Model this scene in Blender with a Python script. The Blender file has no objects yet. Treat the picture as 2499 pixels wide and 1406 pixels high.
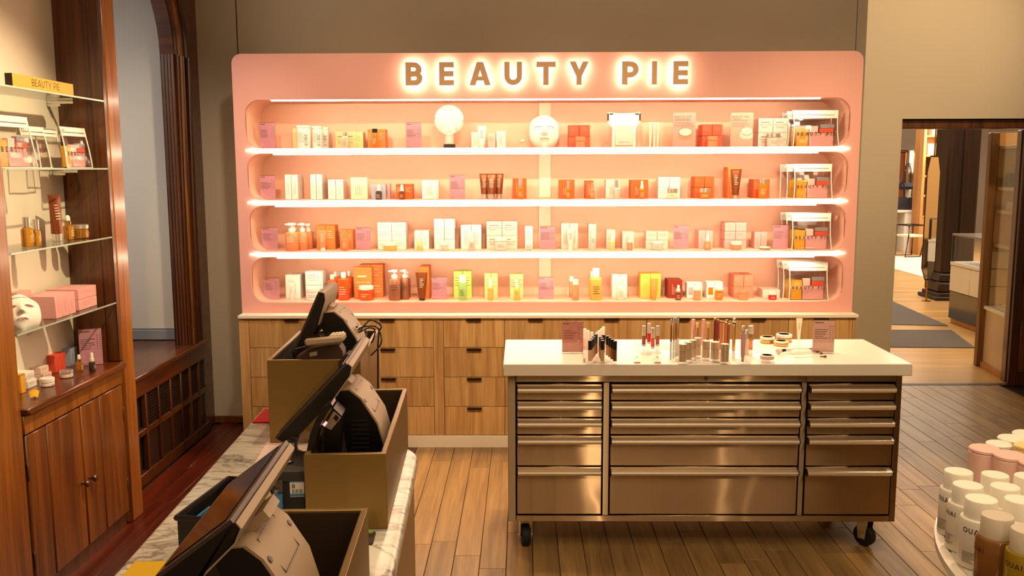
import bpy, bmesh, math, random
from mathutils import Vector, Matrix

# ------------------------------------------------------------------ camera
W, H, F = 2499.0, 1406.0, 2200.0
CAMZ = 1.8
PITCH, YAW, ROLL = math.radians(7.59), math.radians(0.66), math.radians(-0.19)
sc = bpy.context.scene
col = sc.collection
RC = Matrix.Rotation(YAW, 3, 'Z') @ Matrix.Rotation(math.pi / 2 - PITCH, 3, 'X') @ Matrix.Rotation(ROLL, 3, 'Z')
cam_data = bpy.data.cameras.new('camera')
cam_data.sensor_width = 36.0
cam_data.lens = 36.0 * F / W
cam_data.clip_start = 0.02
cam_data.clip_end = 100
cam = bpy.data.objects.new('camera', cam_data)
cam.matrix_world = Matrix.Translation((0, 0, CAMZ)) @ RC.to_4x4()
col.objects.link(cam)
sc.camera = cam
CO = Vector((0, 0, CAMZ))

def ray(px, py):
    return RC @ Vector(((px - W / 2) / F, -(py - H / 2) / F, -1.0))
def atY(px, py, Y):
    d = ray(px, py); return CO + d * (Y / d.y)
def atZ(px, py, Z):
    d = ray(px, py); return CO + d * ((Z - CAMZ) / d.z)
def atX(px, py, X):
    d = ray(px, py); return CO + d * (X / d.x)

# ------------------------------------------------------------------ world, lights, exposure
sc.view_settings.view_transform = 'Standard'
sc.view_settings.look = 'None'
sc.view_settings.gamma = 1.0
sc.view_settings.exposure = 0.0
sc.view_settings.use_curve_mapping = False
sc.cycles.use_denoising = True
sc.cycles.use_adaptive_sampling = True
sc.cycles.adaptive_threshold = 0.02
sc.cycles.max_bounces = 6
sc.cycles.diffuse_bounces = 3
sc.cycles.glossy_bounces = 3
sc.cycles.transparent_max_bounces = 16
sc.cycles.sample_clamp_indirect = 6.0
sc.cycles.caustics_reflective = False
sc.cycles.caustics_refractive = False
wd = bpy.data.worlds.new('world'); sc.world = wd; wd.use_nodes = True
wd.node_tree.nodes['Background'].inputs[0].default_value = (0.9, 0.72, 0.5, 1)
wd.node_tree.nodes['Background'].inputs[1].default_value = 0.05

WARM = (1.0, 0.72, 0.43)
def spot(name, loc, target, power, angle=60, blend=0.6, size=0.05, color=WARM):
    l = bpy.data.lights.new(name, 'SPOT'); l.energy = power; l.spot_size = math.radians(angle)
    l.spot_blend = blend; l.shadow_soft_size = size; l.color = color
    o = bpy.data.objects.new(name, l); col.objects.link(o); o.location = loc
    o.rotation_euler = (Vector(target) - Vector(loc)).to_track_quat('-Z', 'Y').to_euler()
    return o
def area(name, loc, target, power, sx, sy, color=WARM):
    l = bpy.data.lights.new(name, 'AREA'); l.energy = power; l.shape = 'RECTANGLE'; l.size = sx; l.size_y = sy
    l.color = color
    o = bpy.data.objects.new(name, l); col.objects.link(o); o.location = loc
    o.rotation_euler = (Vector(target) - Vector(loc)).to_track_quat('-Z', 'Y').to_euler()
    return o
CEIL = 3.5
# ceiling track spots of the shop
for i, x in enumerate((-1.3, 0.1, 1.4, 2.6)):
    spot('track_spot', (x, 2.6, CEIL - 0.15), (x * 0.85 + 0.1, 5.9, 1.2), 225, 50, 0.8, 0.04)
for i, x in enumerate((0.15, 0.95, 1.75)):
    spot('island_spot', (x, 4.75, CEIL - 0.15), (x, 4.3, 0.9), 150, 44, 0.8, 0.05)
spot('floor_spot', (-0.45, 4.55, CEIL - 0.15), (-0.35, 4.5, 0), 130, 40, 0.9, 0.05)
spot('floor_spot.001', (2.35, 3.9, CEIL - 0.15), (2.25, 3.9, 0), 150, 34, 0.9, 0.05)
spot('floor_spot.002', (0.6, 3.3, CEIL - 0.15), (0.6, 2.9, 0), 25, 46, 0.9, 0.05)
spot('desk_spot', (-0.35, 2.9, CEIL - 0.15), (-0.6, 2.4, 0.9), 75, 50, 0.9, 0.05)
spot('alcove_spot', (-0.6, 3.3, CEIL - 0.15), (-2.2, 3.85, 1.5), 330, 45, 0.8, 0.03)
spot('table_spot', (1.6, 2.6, CEIL - 0.15), (1.35, 2.0, 0.9), 90, 50, 0.9, 0.06)
spot('added_bay_fill', (-0.9, 3.9, CEIL - 0.15), (-2.5, 6.0, 1.2), 120, 50, 0.9, 0.08, (1, .82, .62))  # spot added to warm the white screen in the bay
area('ambient_fill', (0.9, 1.2, CEIL - 0.1), (0.9, 1.2, 0), 85, 3.5, 3.0, (1, .76, .48))  # large soft area light added as ambient fill
spot('added_streak_spot', (.64, .6, CEIL - .15), (.5, 4.0, .75), 35, 24, .8, .04)  # two spots added to draw highlight streaks on the steel front
spot('added_streak_spot.001', (1.93, .6, CEIL - .15), (1.2, 4.0, .75), 35, 24, .8, .04)
area('added_streak_strip', (.83, -1.9, 1.25), (.83, 4, 1.25), 9, .05, 2.0)  # two unseen strips added so the steel reflects vertical streaks
area('added_streak_strip.001', (2.55, -1.9, 2.0), (2.55, 4, 2.0), 9, .05, 2.0)
for x in (-1.2, .4, 1.9):
    spot('added_wall_fill', (x, 4.9, CEIL - .12), (x, 6.25, 3.1), 24, 100, 1.0, .1, (1, .76, .5))  # added to brighten the wall above the pink unit
spot('added_doorwall_fill', (3.4, 5.3, CEIL - 0.15), (3.1, 7.25, 2.7), 170, 80, 0.9, 0.08, (1, .74, .47))  # fill spot added to lift the doorway wall
spot('added_rear_fill', (1.0, 0.6, CEIL - 0.15), (1.0, -2.0, 1.2), 180, 100, 0.9, 0.1)  # added to light the unseen rear wall that the steel reflects
spot('added_side_fill', (3.4, 2.6, CEIL - 0.15), (5.4, 2.6, 1.2), 100, 100, 0.9, 0.1)  # extra fill added on the unseen side wall

# ------------------------------------------------------------------ materials
_m = {}
def rgb(r, g, b):
    f = lambda c: (c / 255.0) / 12.92 if c / 255.0 <= 0.04045 else ((c / 255.0 + 0.055) / 1.055) ** 2.4
    return (f(r), f(g), f(b))
def nodes_of(name):
    m = bpy.data.materials.new(name); m.use_nodes = True
    nt = m.node_tree
    return m, nt, nt.nodes['Principled BSDF']
def setin(node, **kw):
    for k, v in kw.items():
        k = k.replace('_', ' ')
        if k in node.inputs:
            node.inputs[k].default_value = v
def mat(name, c, rough=0.5, metal=0.0, var=0.06, scale=6.0, bump=0.0, bscale=60.0, emit=None, estr=0.0, coat=0.0,
        trans=0.0, alpha=1.0, aniso=0.0, spec=0.5):
    if name in _m: return _m[name]
    m, nt, b = nodes_of(name)
    setin(b, Base_Color=(*c, 1), Roughness=rough, Metallic=metal, Coat_Weight=coat, Transmission_Weight=trans,
          Alpha=alpha, Anisotropic=aniso, Specular_IOR_Level=spec)
    tc = nt.nodes.new('ShaderNodeTexCoord')
    if var > 0:
        n = nt.nodes.new('ShaderNodeTexNoise'); setin(n, Scale=scale, Detail=3.0)
        nt.links.new(tc.outputs['Object'], n.inputs['Vector'])
        mx = nt.nodes.new('ShaderNodeMix'); mx.data_type = 'RGBA'
        mx.inputs[6].default_value = (*[v * (1 - var) for v in c], 1)
        mx.inputs[7].default_value = (*[min(1, v * (1 + var)) for v in c], 1)
        nt.links.new(n.outputs['Fac'], mx.inputs[0])
        nt.links.new(mx.outputs[2], b.inputs['Base Color'])
    if bump > 0:
        n2 = nt.nodes.new('ShaderNodeTexNoise'); setin(n2, Scale=bscale, Detail=2.0)
        nt.links.new(tc.outputs['Object'], n2.inputs['Vector'])
        bp = nt.nodes.new('ShaderNodeBump'); setin(bp, Strength=bump, Distance=0.01)
        nt.links.new(n2.outputs['Fac'], bp.inputs['Height'])
        nt.links.new(bp.outputs['Normal'], b.inputs['Normal'])
    if emit:
        setin(b, Emission_Color=(*emit, 1), Emission_Strength=estr)
    _m[name] = m
    return m
def wood(name, dark, light, axis=2, scale=1.0, rough=0.4, bump=0.15, rand=True, coat=0.0, rvar=0.25, contrast=(0.35, 0.65)):
    """grain runs along the given axis"""
    if name in _m: return _m[name]
    m, nt, b = nodes_of(name)
    L = nt.links.new
    tc = nt.nodes.new('ShaderNodeTexCoord'); oi = nt.nodes.new('ShaderNodeObjectInfo')
    off = nt.nodes.new('ShaderNodeVectorMath'); off.operation = 'SCALE'
    off.inputs[0].default_value = (37.0, 19.0, 53.0)
    L(oi.outputs['Random'], off.inputs['Scale'])
    add = nt.nodes.new('ShaderNodeVectorMath'); add.operation = 'ADD'
    L(tc.outputs['Object'], add.inputs[0])
    if rand: L(off.outputs[0], add.inputs[1])
    mp = nt.nodes.new('ShaderNodeMapping')
    s = [14.0 * scale] * 3; s[axis] = 0.9 * scale
    mp.inputs['Scale'].default_value = s
    L(add.outputs[0], mp.inputs['Vector'])
    n1 = nt.nodes.new('ShaderNodeTexNoise'); setin(n1, Scale=1.0, Detail=5.0, Roughness=0.6, Distortion=0.9)
    L(mp.outputs[0], n1.inputs['Vector'])
    mp2 = nt.nodes.new('ShaderNodeMapping')
    s2 = [110.0 * scale] * 3; s2[axis] = 3.0 * scale
    mp2.inputs['Scale'].default_value = s2
    L(add.outputs[0], mp2.inputs['Vector'])
    n2 = nt.nodes.new('ShaderNodeTexNoise'); setin(n2, Scale=1.0, Detail=3.0)
    L(mp2.outputs[0], n2.inputs['Vector'])
    cr = nt.nodes.new('ShaderNodeValToRGB')
    cr.color_ramp.elements[0].position = contrast[0]; cr.color_ramp.elements[0].color = (*dark, 1)
    cr.color_ramp.elements[1].position = contrast[1]; cr.color_ramp.elements[1].color = (*light, 1)
    mixf = nt.nodes.new('ShaderNodeMath'); mixf.operation = 'MULTIPLY_ADD'
    L(n2.outputs['Fac'], mixf.inputs[0]); mixf.inputs[1].default_value = 0.35
    sub = nt.nodes.new('ShaderNodeMath'); sub.operation = 'MULTIPLY_ADD'
    L(n1.outputs['Fac'], sub.inputs[0]); sub.inputs[1].default_value = 0.85; sub.inputs[2].default_value = -0.1
    L(sub.outputs[0], mixf.inputs[2])
    L(mixf.outputs[0], cr.inputs[0])
    hsv = nt.nodes.new('ShaderNodeHueSaturation')
    L(cr.outputs[0], hsv.inputs['Color'])
    if rand:
        mm = nt.nodes.new('ShaderNodeMath'); mm.operation = 'MULTIPLY_ADD'
        L(oi.outputs['Random'], mm.inputs[0]); mm.inputs[1].default_value = rvar * 2; mm.inputs[2].default_value = 1 - rvar
        L(mm.outputs[0], hsv.inputs['Value'])
    L(hsv.outputs[0], b.inputs['Base Color'])
    setin(b, Roughness=rough, Coat_Weight=coat, Coat_Roughness=0.15)
    bp = nt.nodes.new('ShaderNodeBump'); setin(bp, Strength=bump, Distance=0.004)
    L(mixf.outputs[0], bp.inputs['Height']); L(bp.outputs[0], b.inputs['Normal'])
    _m[name] = m
    return m
def emis(name, c, s):
    if name in _m: return _m[name]
    m, nt, b = nodes_of(name)
    setin(b, Base_Color=(*c, 1), Emission_Color=(*c, 1), Emission_Strength=s, Roughness=0.6)
    _m[name] = m
    return m
def film(name, c=(1, 1, 1), gloss=0.12, rough=0.08, fres=True):
    """thin clear sheet: light passes, part of it is mirrored"""
    if name in _m: return _m[name]
    m, nt, b = nodes_of(name)
    nt.nodes.remove(b)
    out = nt.nodes['Material Output']
    t = nt.nodes.new('ShaderNodeBsdfTransparent'); t.inputs[0].default_value = (*c, 1)
    g = nt.nodes.new('ShaderNodeBsdfGlossy'); g.inputs['Roughness'].default_value = rough
    mx = nt.nodes.new('ShaderNodeMixShader'); mx.inputs[0].default_value = gloss
    if fres:
        fr = nt.nodes.new('ShaderNodeFresnel'); ior = 1.4
        ge = nt.nodes.new('ShaderNodeNewGeometry'); ma = nt.nodes.new('ShaderNodeMath'); ma.operation = 'MULTIPLY_ADD'
        nt.links.new(ge.outputs['Backfacing'], ma.inputs[0]); ma.inputs[1].default_value = 1 / ior - ior; ma.inputs[2].default_value = ior
        nt.links.new(ma.outputs[0], fr.inputs[0])   # thin sheet: both sides reflect like the outer side
        nt.links.new(fr.outputs[0], mx.inputs[0])
    nt.links.new(t.outputs[0], mx.inputs[1]); nt.links.new(g.outputs[0], mx.inputs[2])
    nt.links.new(mx.outputs[0], out.inputs[0])
    _m[name] = m
    return m
def marble(name):
    if name in _m: return _m[name]
    m, nt, b = nodes_of(name)
    L = nt.links.new
    tc = nt.nodes.new('ShaderNodeTexCoord')
    n0 = nt.nodes.new('ShaderNodeTexNoise'); setin(n0, Scale=2.6, Detail=7.0, Roughness=0.6)
    L(tc.outputs['Object'], n0.inputs['Vector'])
    return marble_veins(name, m, nt, b, tc)
def marble_veins(name, m, nt, b, tc):
    L = nt.links.new
    mp = nt.nodes.new('ShaderNodeMapping'); mp.inputs['Scale'].default_value = (1.5, 3.6, 2.0); mp.inputs['Rotation'].default_value = (0, 0, .45)
    L(tc.outputs['Object'], mp.inputs['Vector'])
    def ridge(scale, dist, lo, hi):
        n = nt.nodes.new('ShaderNodeTexNoise'); setin(n, Scale=scale, Detail=8.0, Roughness=.58, Distortion=dist)
        L(mp.outputs[0], n.inputs['Vector'])
        s = nt.nodes.new('ShaderNodeMath'); s.operation = 'SUBTRACT'; L(n.outputs['Fac'], s.inputs[0]); s.inputs[1].default_value = .5
        a = nt.nodes.new('ShaderNodeMath'); a.operation = 'ABSOLUTE'; L(s.outputs[0], a.inputs[0])
        r = nt.nodes.new('ShaderNodeMapRange'); L(a.outputs[0], r.inputs[0]); r.inputs[1].default_value = lo; r.inputs[2].default_value = hi
        r.inputs[3].default_value = 1.0; r.inputs[4].default_value = 0.0
        return r.outputs[0]
    v1, v2 = ridge(1.6, 1.6, 0.0, .035), ridge(3.4, 1.0, 0.0, .03)
    big = nt.nodes.new('ShaderNodeTexNoise'); setin(big, Scale=1.5, Detail=3.0); L(mp.outputs[0], big.inputs['Vector'])
    br = nt.nodes.new('ShaderNodeMapRange'); L(big.outputs['Fac'], br.inputs[0]); br.inputs[1].default_value = .45; br.inputs[2].default_value = .68
    def mul(a, c):
        x = nt.nodes.new('ShaderNodeMath'); x.operation = 'MULTIPLY'; L(a, x.inputs[0])
        if isinstance(c, float): x.inputs[1].default_value = c
        else: L(c, x.inputs[1])
        return x.outputs[0]
    def addn(a, c):
        x = nt.nodes.new('ShaderNodeMath'); x.operation = 'ADD'; x.use_clamp = True; L(a, x.inputs[0]); L(c, x.inputs[1]); return x.outputs[0]
    f = addn(addn(mul(v1, .65), mul(mul(v2, br.outputs[0]), .6)), mul(br.outputs[0], .28))
    cr = nt.nodes.new('ShaderNodeValToRGB'); e = cr.color_ramp.elements
    e[0].color = (*rgb(234, 226, 210), 1); e[1].color = (*rgb(112, 102, 92), 1)
    L(f, cr.inputs[0]); L(cr.outputs[0], b.inputs['Base Color']); setin(b, Roughness=.22)
    _m[name] = m
    return m
def steel(name, c, rough=0.2, axis=0, wob=0.09, aniso=0.88):
    """brushed sheet steel: mirror-sharp across, stretched up and down"""
    if name in _m: return _m[name]
    m, nt, b = nodes_of(name)
    L = nt.links.new
    nt.nodes.remove(b)
    g = nt.nodes.new('ShaderNodeBsdfAnisotropic'); setin(g, Color=(*c, 1), Roughness=rough, Anisotropy=aniso, Rotation=0.0)
    g.distribution = 'GGX'
    L(g.outputs[0], nt.nodes['Material Output'].inputs[0])
    tg = nt.nodes.new('ShaderNodeTangent'); tg.direction_type = 'RADIAL'; tg.axis = 'Z'
    L(tg.outputs[0], g.inputs['Tangent'])
    tc = nt.nodes.new('ShaderNodeTexCoord')
    n2 = nt.nodes.new('ShaderNodeTexNoise'); setin(n2, Scale=5.0, Detail=1.0); L(tc.outputs['Object'], n2.inputs['Vector'])
    bp2 = nt.nodes.new('ShaderNodeBump'); setin(bp2, Strength=wob, Distance=0.02); L(n2.outputs['Fac'], bp2.inputs['Height'])
    L(bp2.outputs[0], g.inputs['Normal'])
    _m[name] = m
    return m

# ------------------------------------------------------------------ mesh helpers
class MB:
    def __init__(s): s.v = []; s.f = []
    def add(s, vs, fs, M=None):
        o = len(s.v)
        s.v += [tuple(M @ Vector(v)) if M else tuple(v) for v in vs]
        s.f += [tuple(i + o for i in f) for f in fs]
        return s
    def box(s, x0, x1, y0, y1, z0, z1, b=0.0, M=None):
        if x0 > x1: x0, x1 = x1, x0
        if y0 > y1: y0, y1 = y1, y0
        if z0 > z1: z0, z1 = z1, z0
        b = min(b, (x1 - x0) * .45, (y1 - y0) * .45, (z1 - z0) * .45)
        if b <= 1e-6:
            vs = [(x, y, z) for x in (x0, x1) for y in (y0, y1) for z in (z0, z1)]
            fs = [(0, 1, 3, 2), (4, 6, 7, 5), (0, 4, 5, 1), (2, 3, 7, 6), (0, 2, 6, 4), (1, 5, 7, 3)]
            return s.add(vs, fs, M)
        X = (x0, x1); Y = (y0, y1); Z = (z0, z1); vs = []; idx = {}
        for i in (0, 1):
            for j in (0, 1):
                for k in (0, 1):
                    sx = b if i == 0 else -b; sy = b if j == 0 else -b; sz = b if k == 0 else -b
                    idx[i, j, k, 0] = len(vs); vs.append((X[i], Y[j] + sy, Z[k] + sz))
                    idx[i, j, k, 1] = len(vs); vs.append((X[i] + sx, Y[j], Z[k] + sz))
                    idx[i, j, k, 2] = len(vs); vs.append((X[i] + sx, Y[j] + sy, Z[k]))
        fs = []
        for i in (0, 1):
            fs.append([idx[i, 0, 0, 0], idx[i, 1, 0, 0], idx[i, 1, 1, 0], idx[i, 0, 1, 0]])
            fs.append([idx[0, i, 0, 1], idx[1, i, 0, 1], idx[1, i, 1, 1], idx[0, i, 1, 1]])
            fs.append([idx[0, 0, i, 2], idx[1, 0, i, 2], idx[1, 1, i, 2], idx[0, 1, i, 2]])
            for j in (0, 1):
                fs.append([idx[i, j, 0, 0], idx[i, j, 1, 0], idx[i, j, 1, 1], idx[i, j, 0, 1]])
                fs.append([idx[i, 0, j, 0], idx[i, 1, j, 0], idx[i, 1, j, 2], idx[i, 0, j, 2]])
                fs.append([idx[0, i, j, 1], idx[1, i, j, 1], idx[1, i, j, 2], idx[0, i, j, 2]])
                for k in (0, 1):
                    fs.append([idx[i, j, k, 0], idx[i, j, k, 1], idx[i, j, k, 2]])
        return s.add(vs, fs, M)
    def lathe(s, prof, n=18, c=(0, 0, 0), M=None, sx=1.0, sy=1.0):
        vs = []; fs = []
        for r, z in prof:
            for i in range(n):
                a = 2 * math.pi * i / n
                vs.append((c[0] + r * math.cos(a) * sx, c[1] + r * math.sin(a) * sy, c[2] + z))
        for k in range(len(prof) - 1):
            for i in range(n):
                j = (i + 1) % n
                fs.append((k * n + i, k * n + j, (k + 1) * n + j, (k + 1) * n + i))
        if prof[0][0] > 1e-5: fs.append(tuple(range(n - 1, -1, -1)))
        if prof[-1][0] > 1e-5: fs.append(tuple((len(prof) - 1) * n + i for i in range(n)))
        return s.add(vs, fs, M)
    def tube(s, pts, r, n=6, closed=False):
        pts = [Vector(p) for p in pts]; vs = []; fs = []
        m = len(pts); up = Vector((0, 0, 1))
        for i, p in enumerate(pts):
            a = pts[(i - 1) % m] if (i > 0 or closed) else p
            b = pts[(i + 1) % m] if (i < m - 1 or closed) else p
            t = (b - a)
            t = t.normalized() if t.length > 1e-9 else Vector((1, 0, 0))
            u = t.cross(up)
            if u.length < 1e-3: u = t.cross(Vector((1, 0, 0)))
            u.normalize(); w = t.cross(u)
            rr = r[i] if isinstance(r, (list, tuple)) else r
            for k in range(n):
                a2 = 2 * math.pi * k / n
                vs.append(p + u * (rr * math.cos(a2)) + w * (rr * math.sin(a2)))
        for i in range(m if closed else m - 1):
            i2 = (i + 1) % m
            for k in range(n):
                k2 = (k + 1) % n
                fs.append((i * n + k, i * n + k2, i2 * n + k2, i2 * n + k))
        if not closed:
            fs.append(tuple(range(n))); fs.append(tuple((m - 1) * n + k for k in range(n)))
        return s.add(vs, fs)
    def prism(s, poly, a, b, axis=1, M=None):
        """poly: 2D points; extruded a..b along axis (0:x -> (y,z), 1:y -> (x,z), 2:z -> (x,y))"""
        def P(u, v, t):
            return (t, u, v) if axis == 0 else ((u, t, v) if axis == 1 else (u, v, t))
        n = len(poly)
        vs = [P(u, v, a) for u, v in poly] + [P(u, v, b) for u, v in poly]
        fs = [tuple(range(n)), tuple(range(2 * n - 1, n - 1, -1))] + [(i, (i + 1) % n, n + (i + 1) % n, n + i) for i in range(n)]
        return s.add(vs, fs, M)
    def quad(s, a, b, c, d): return s.add([a, b, c, d], [(0, 1, 2, 3)])
    def loft(s, rings, cap=True):
        n = len(rings[0]); vs = [p for r in rings for p in r]; fs = []
        for k in range(len(rings) - 1):
            for i in range(n):
                j = (i + 1) % n
                fs.append((k * n + i, k * n + j, (k + 1) * n + j, (k + 1) * n + i))
        if cap:
            fs.append(tuple(range(n - 1, -1, -1))); fs.append(tuple((len(rings) - 1) * n + i for i in range(n)))
        return s.add(vs, fs)
    def mesh(s, name='mesh', smooth=True, ang=38):
        me = bpy.data.meshes.new(name)
        me.from_pydata(s.v, [], s.f); me.update()
        bm = bmesh.new(); bm.from_mesh(me)
        bmesh.ops.recalc_face_normals(bm, faces=bm.faces)
        for f in bm.faces: f.smooth = smooth
        bm.to_mesh(me); bm.free()
        if smooth: me.set_sharp_from_angle(angle=math.radians(ang))
        return me
def ob(name, mb, m, parent=None, loc=None, rot=None):
    me = mb if isinstance(mb, bpy.types.Mesh) else mb.mesh(name)
    o = bpy.data.objects.new(name, me); col.objects.link(o)
    if len(me.materials) == 0: me.materials.append(m)
    elif me.materials[0] != m:
        o.material_slots[0].link = 'OBJECT'; o.material_slots[0].material = m
    if parent: o.parent = parent
    if loc is not None: o.location = loc
    if rot is not None: o.rotation_euler = rot
    return o
def tag(o, label, cat=None, group=None):
    o['label'] = label
    if cat: o['category'] = cat
    if group: o['group'] = group
    return o
def thing(name, label, cat, loc=(0, 0, 0), rotz=0.0, group=None, rot=None):
    o = bpy.data.objects.new(name, None); col.objects.link(o)
    o.empty_display_size = 0.05
    o.location = loc; o.rotation_euler = rot if rot else (0, 0, rotz)
    return tag(o, label, cat, group)
def struct(name, mb, m, parent=None, label=None):
    o = ob(name, mb, m, parent)
    if not parent: o['kind'] = 'structure'
    if label: o['label'] = label
    return o
_mc = {}
def cached(key, fn):
    if key not in _mc: _mc[key] = fn().mesh(str(key[0]))
    return _mc[key]
def curve2d(name, loops, thick):
    """filled outline with holes in the xy plane, thickness along z, as a mesh"""
    cu = bpy.data.curves.new(name, 'CURVE'); cu.dimensions = '2D'; cu.fill_mode = 'BOTH'; cu.extrude = thick / 2
    for lp in loops:
        sp = cu.splines.new('POLY'); sp.points.add(len(lp) - 1); sp.use_cyclic_u = True
        for p, (u, v) in zip(sp.points, lp): p.co = (u, v, 0, 1)
    t = bpy.data.objects.new('tmp', cu); col.objects.link(t)
    dg = bpy.context.evaluated_depsgraph_get()
    me = bpy.data.meshes.new_from_object(t.evaluated_get(dg))
    bpy.data.objects.remove(t); bpy.data.curves.remove(cu)
    me.materials.clear()
    return me
def rrect(u0, u1, v0, v1, r, n=8):
    r = min(r, abs(u1 - u0) / 2 * .99, abs(v1 - v0) / 2 * .99)
    pts = []
    for cx, cy, a0 in ((u1 - r, v1 - r, 0), (u0 + r, v1 - r, 90), (u0 + r, v0 + r, 180), (u1 - r, v0 + r, 270)):
        for i in range(n + 1):
            a = math.radians(a0 + 90.0 * i / n)
            pts.append((cx + r * math.cos(a), cy + r * math.sin(a)))
    return pts

# ------------------------------------------------------------------ stroke lettering (2D quads)
def ribbon(pts, t):
    out = []; m = len(pts)
    L = []; R = []
    for i, p in enumerate(pts):
        a = pts[max(i - 1, 0)]; b = pts[min(i + 1, m - 1)]
        d = Vector((b[0] - a[0], b[1] - a[1])).normalized()
        nx, ny = -d.y * t / 2, d.x * t / 2
        L.append((p[0] + nx, p[1] + ny)); R.append((p[0] - nx, p[1] - ny))
    for i in range(m - 1): out.append([L[i], L[i + 1], R[i + 1], R[i]])
    return out
def arc(cx, cy, rx, ry, a0, a1, n=10):
    return [(cx + rx * math.cos(math.radians(a0 + (a1 - a0) * i / n)), cy + ry * math.sin(math.radians(a0 + (a1 - a0) * i / n))) for i in range(n + 1)]
def glyph(ch, t):
    h = t / 2; Q = []
    def bar(x0, y0, x1, y1): Q.append([(x0, y0), (x1, y0), (x1, y1), (x0, y1)])
    if ch == 'I': bar(0, 0, t, 1); return t, Q
    if ch == 'E':
        w = .64; bar(0, 0, t, 1); bar(t, 0, w, t); bar(t, .5 - h, w * .97, .5 + h); bar(t, 1 - t, w, 1); return w, Q
    if ch == 'F':
        w = .62; bar(0, 0, t, 1); bar(t, .46 - h, w * .95, .46 + h); bar(t, 1 - t, w, 1); return w, Q
    if ch == 'L': w = .58; bar(0, 0, t, 1); bar(t, 0, w, t); return w, Q
    if ch == 'T': w = .82; bar(0, 1 - t, w, 1); bar(w / 2 - h, 0, w / 2 + h, 1 - t); return w, Q
    if ch == 'H': w = .76; bar(0, 0, t, 1); bar(w - t, 0, w, 1); bar(t, .5 - h, w - t, .5 + h); return w, Q
    if ch == 'N':
        w = .8; bar(0, 0, t, 1); bar(w - t, 0, w, 1); Q.append([(0, 1), (t * 1.1, 1), (w, 0), (w - t * 1.1, 0)]); return w, Q
    if ch == 'A':
        w = .92; k = t * 1.12
        Q.append([(0, 0), (k, 0), (w / 2 + k * .45, 1), (w / 2 - k * .55, 1)])
        Q.append([(w - k, 0), (w, 0), (w / 2 + k * .55, 1), (w / 2 - k * .45, 1)])
        Q.append([(w * .2, .2), (w * .8, .2), (w * .75, .2 + t * .8), (w * .25, .2 + t * .8)]); return w, Q
    if ch == 'Y':
        w = .84; k = t * 1.15
        bar(w / 2 - h, 0, w / 2 + h, .42)
        Q.append([(0, 1), (k, 1), (w / 2 + h, .42), (w / 2 - h, .36)])
        Q.append([(w - k, 1), (w, 1), (w / 2 + h, .36), (w / 2 - h, .42)]); return w, Q
    if ch == 'U':
        w = .76; r = w / 2 - h
        bar(0, r + h, t, 1); bar(w - t, r + h, w, 1)
        Q.extend(ribbon(arc(w / 2, r + h, r, r, 180, 360, 14), t)); return w, Q
    if ch in 'BPR':
        w = .68; bar(0, 0, t, 1)
        lo = .5 if ch == 'B' else .42
        r = (1 - h - lo) / 2; cx = w - r - h - (.03 if ch == 'B' else 0)
        bar(t, 1 - t, cx, 1); bar(t, lo - h, cx, lo + h)
        Q.extend(ribbon(arc(cx, lo + r, r, r, 90, -90, 12), t))
        if ch == 'B':
            r2 = (.5 - h) / 2; cx = w - r2 - h
            bar(t, 0, cx, t); bar(t, .5 - h, cx, .5 + h)
            Q.extend(ribbon(arc(cx, h + r2, r2, r2, 90, -90, 12), t))
        if ch == 'R': Q.append([(w * .42, lo), (w * .42 + t, lo), (w, 0), (w - t * 1.15, 0)])
        return w, Q
    if ch == 'D':
        w = .78; bar(0, 0, t, 1); Q.extend(ribbon([(t, 1 - h)] + arc(w - .5, .5, .5 - h, .5 - h, 90, -90, 14) + [(t, h)], t)); return w, Q
    if ch == 'O': w = 1.0; Q.extend(ribbon(arc(.5, .5, .5 - h, .5 - h, 0, 360, 24), t)); return w, Q
    if ch == 'C': w = .86; Q.extend(ribbon(arc(.5, .5, .5 - h, .5 - h, 45, 315, 18), t)); return w, Q
    if ch == 'S':
        w = .6; r = (.5 - h) / 2
        p = arc(w / 2, .5 + r, w / 2 - h, r, 30, 270, 12) + arc(w / 2, .5 - r, w / 2 - h, r, 90, -150, 12)[1:]
        Q.extend(ribbon(p, t)); return w, Q
    if ch == 'K':
        w = .7; bar(0, 0, t, 1)
        Q.append([(t, .34), (t, .54), (w - t * 1.3, 1), (w, 1)]); Q.append([(w * .36, .62), (w * .5, .66), (w, 0), (w - t * 1.3, 0)]); return w, Q
    return .35, Q
def text_w(s, t, sp): return sum(glyph(c, t)[0] + sp for c in s) - sp
def lettering(mb, s, fn, h, t=.2, sp=.3, thick=None):
    """fn(u,v,d) -> 3D; u runs along the line (centred), v up, d outwards"""
    x = -text_w(s, t, sp) / 2
    for c in s:
        w, Q = glyph(c, t)
        for qi, q in enumerate(Q):
            ee = qi * (2e-5 if thick is None else 1.5e-4)
            p = [((x + u) * h, v * h) for u, v in q]
            if thick is None: mb.add([fn(u, v, 0) for u, v in p], [(0, 1, 2, 3)])
            else:
                vs = [fn(u, v, -ee) for u, v in p] + [fn(u, v, thick + ee) for u, v in p]
                mb.add(vs, [(0, 1, 2, 3), (7, 6, 5, 4), (0, 1, 5, 4), (1, 2, 6, 5), (2, 3, 7, 6), (3, 0, 4, 7)])
        x += w + sp
    return mb
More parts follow.
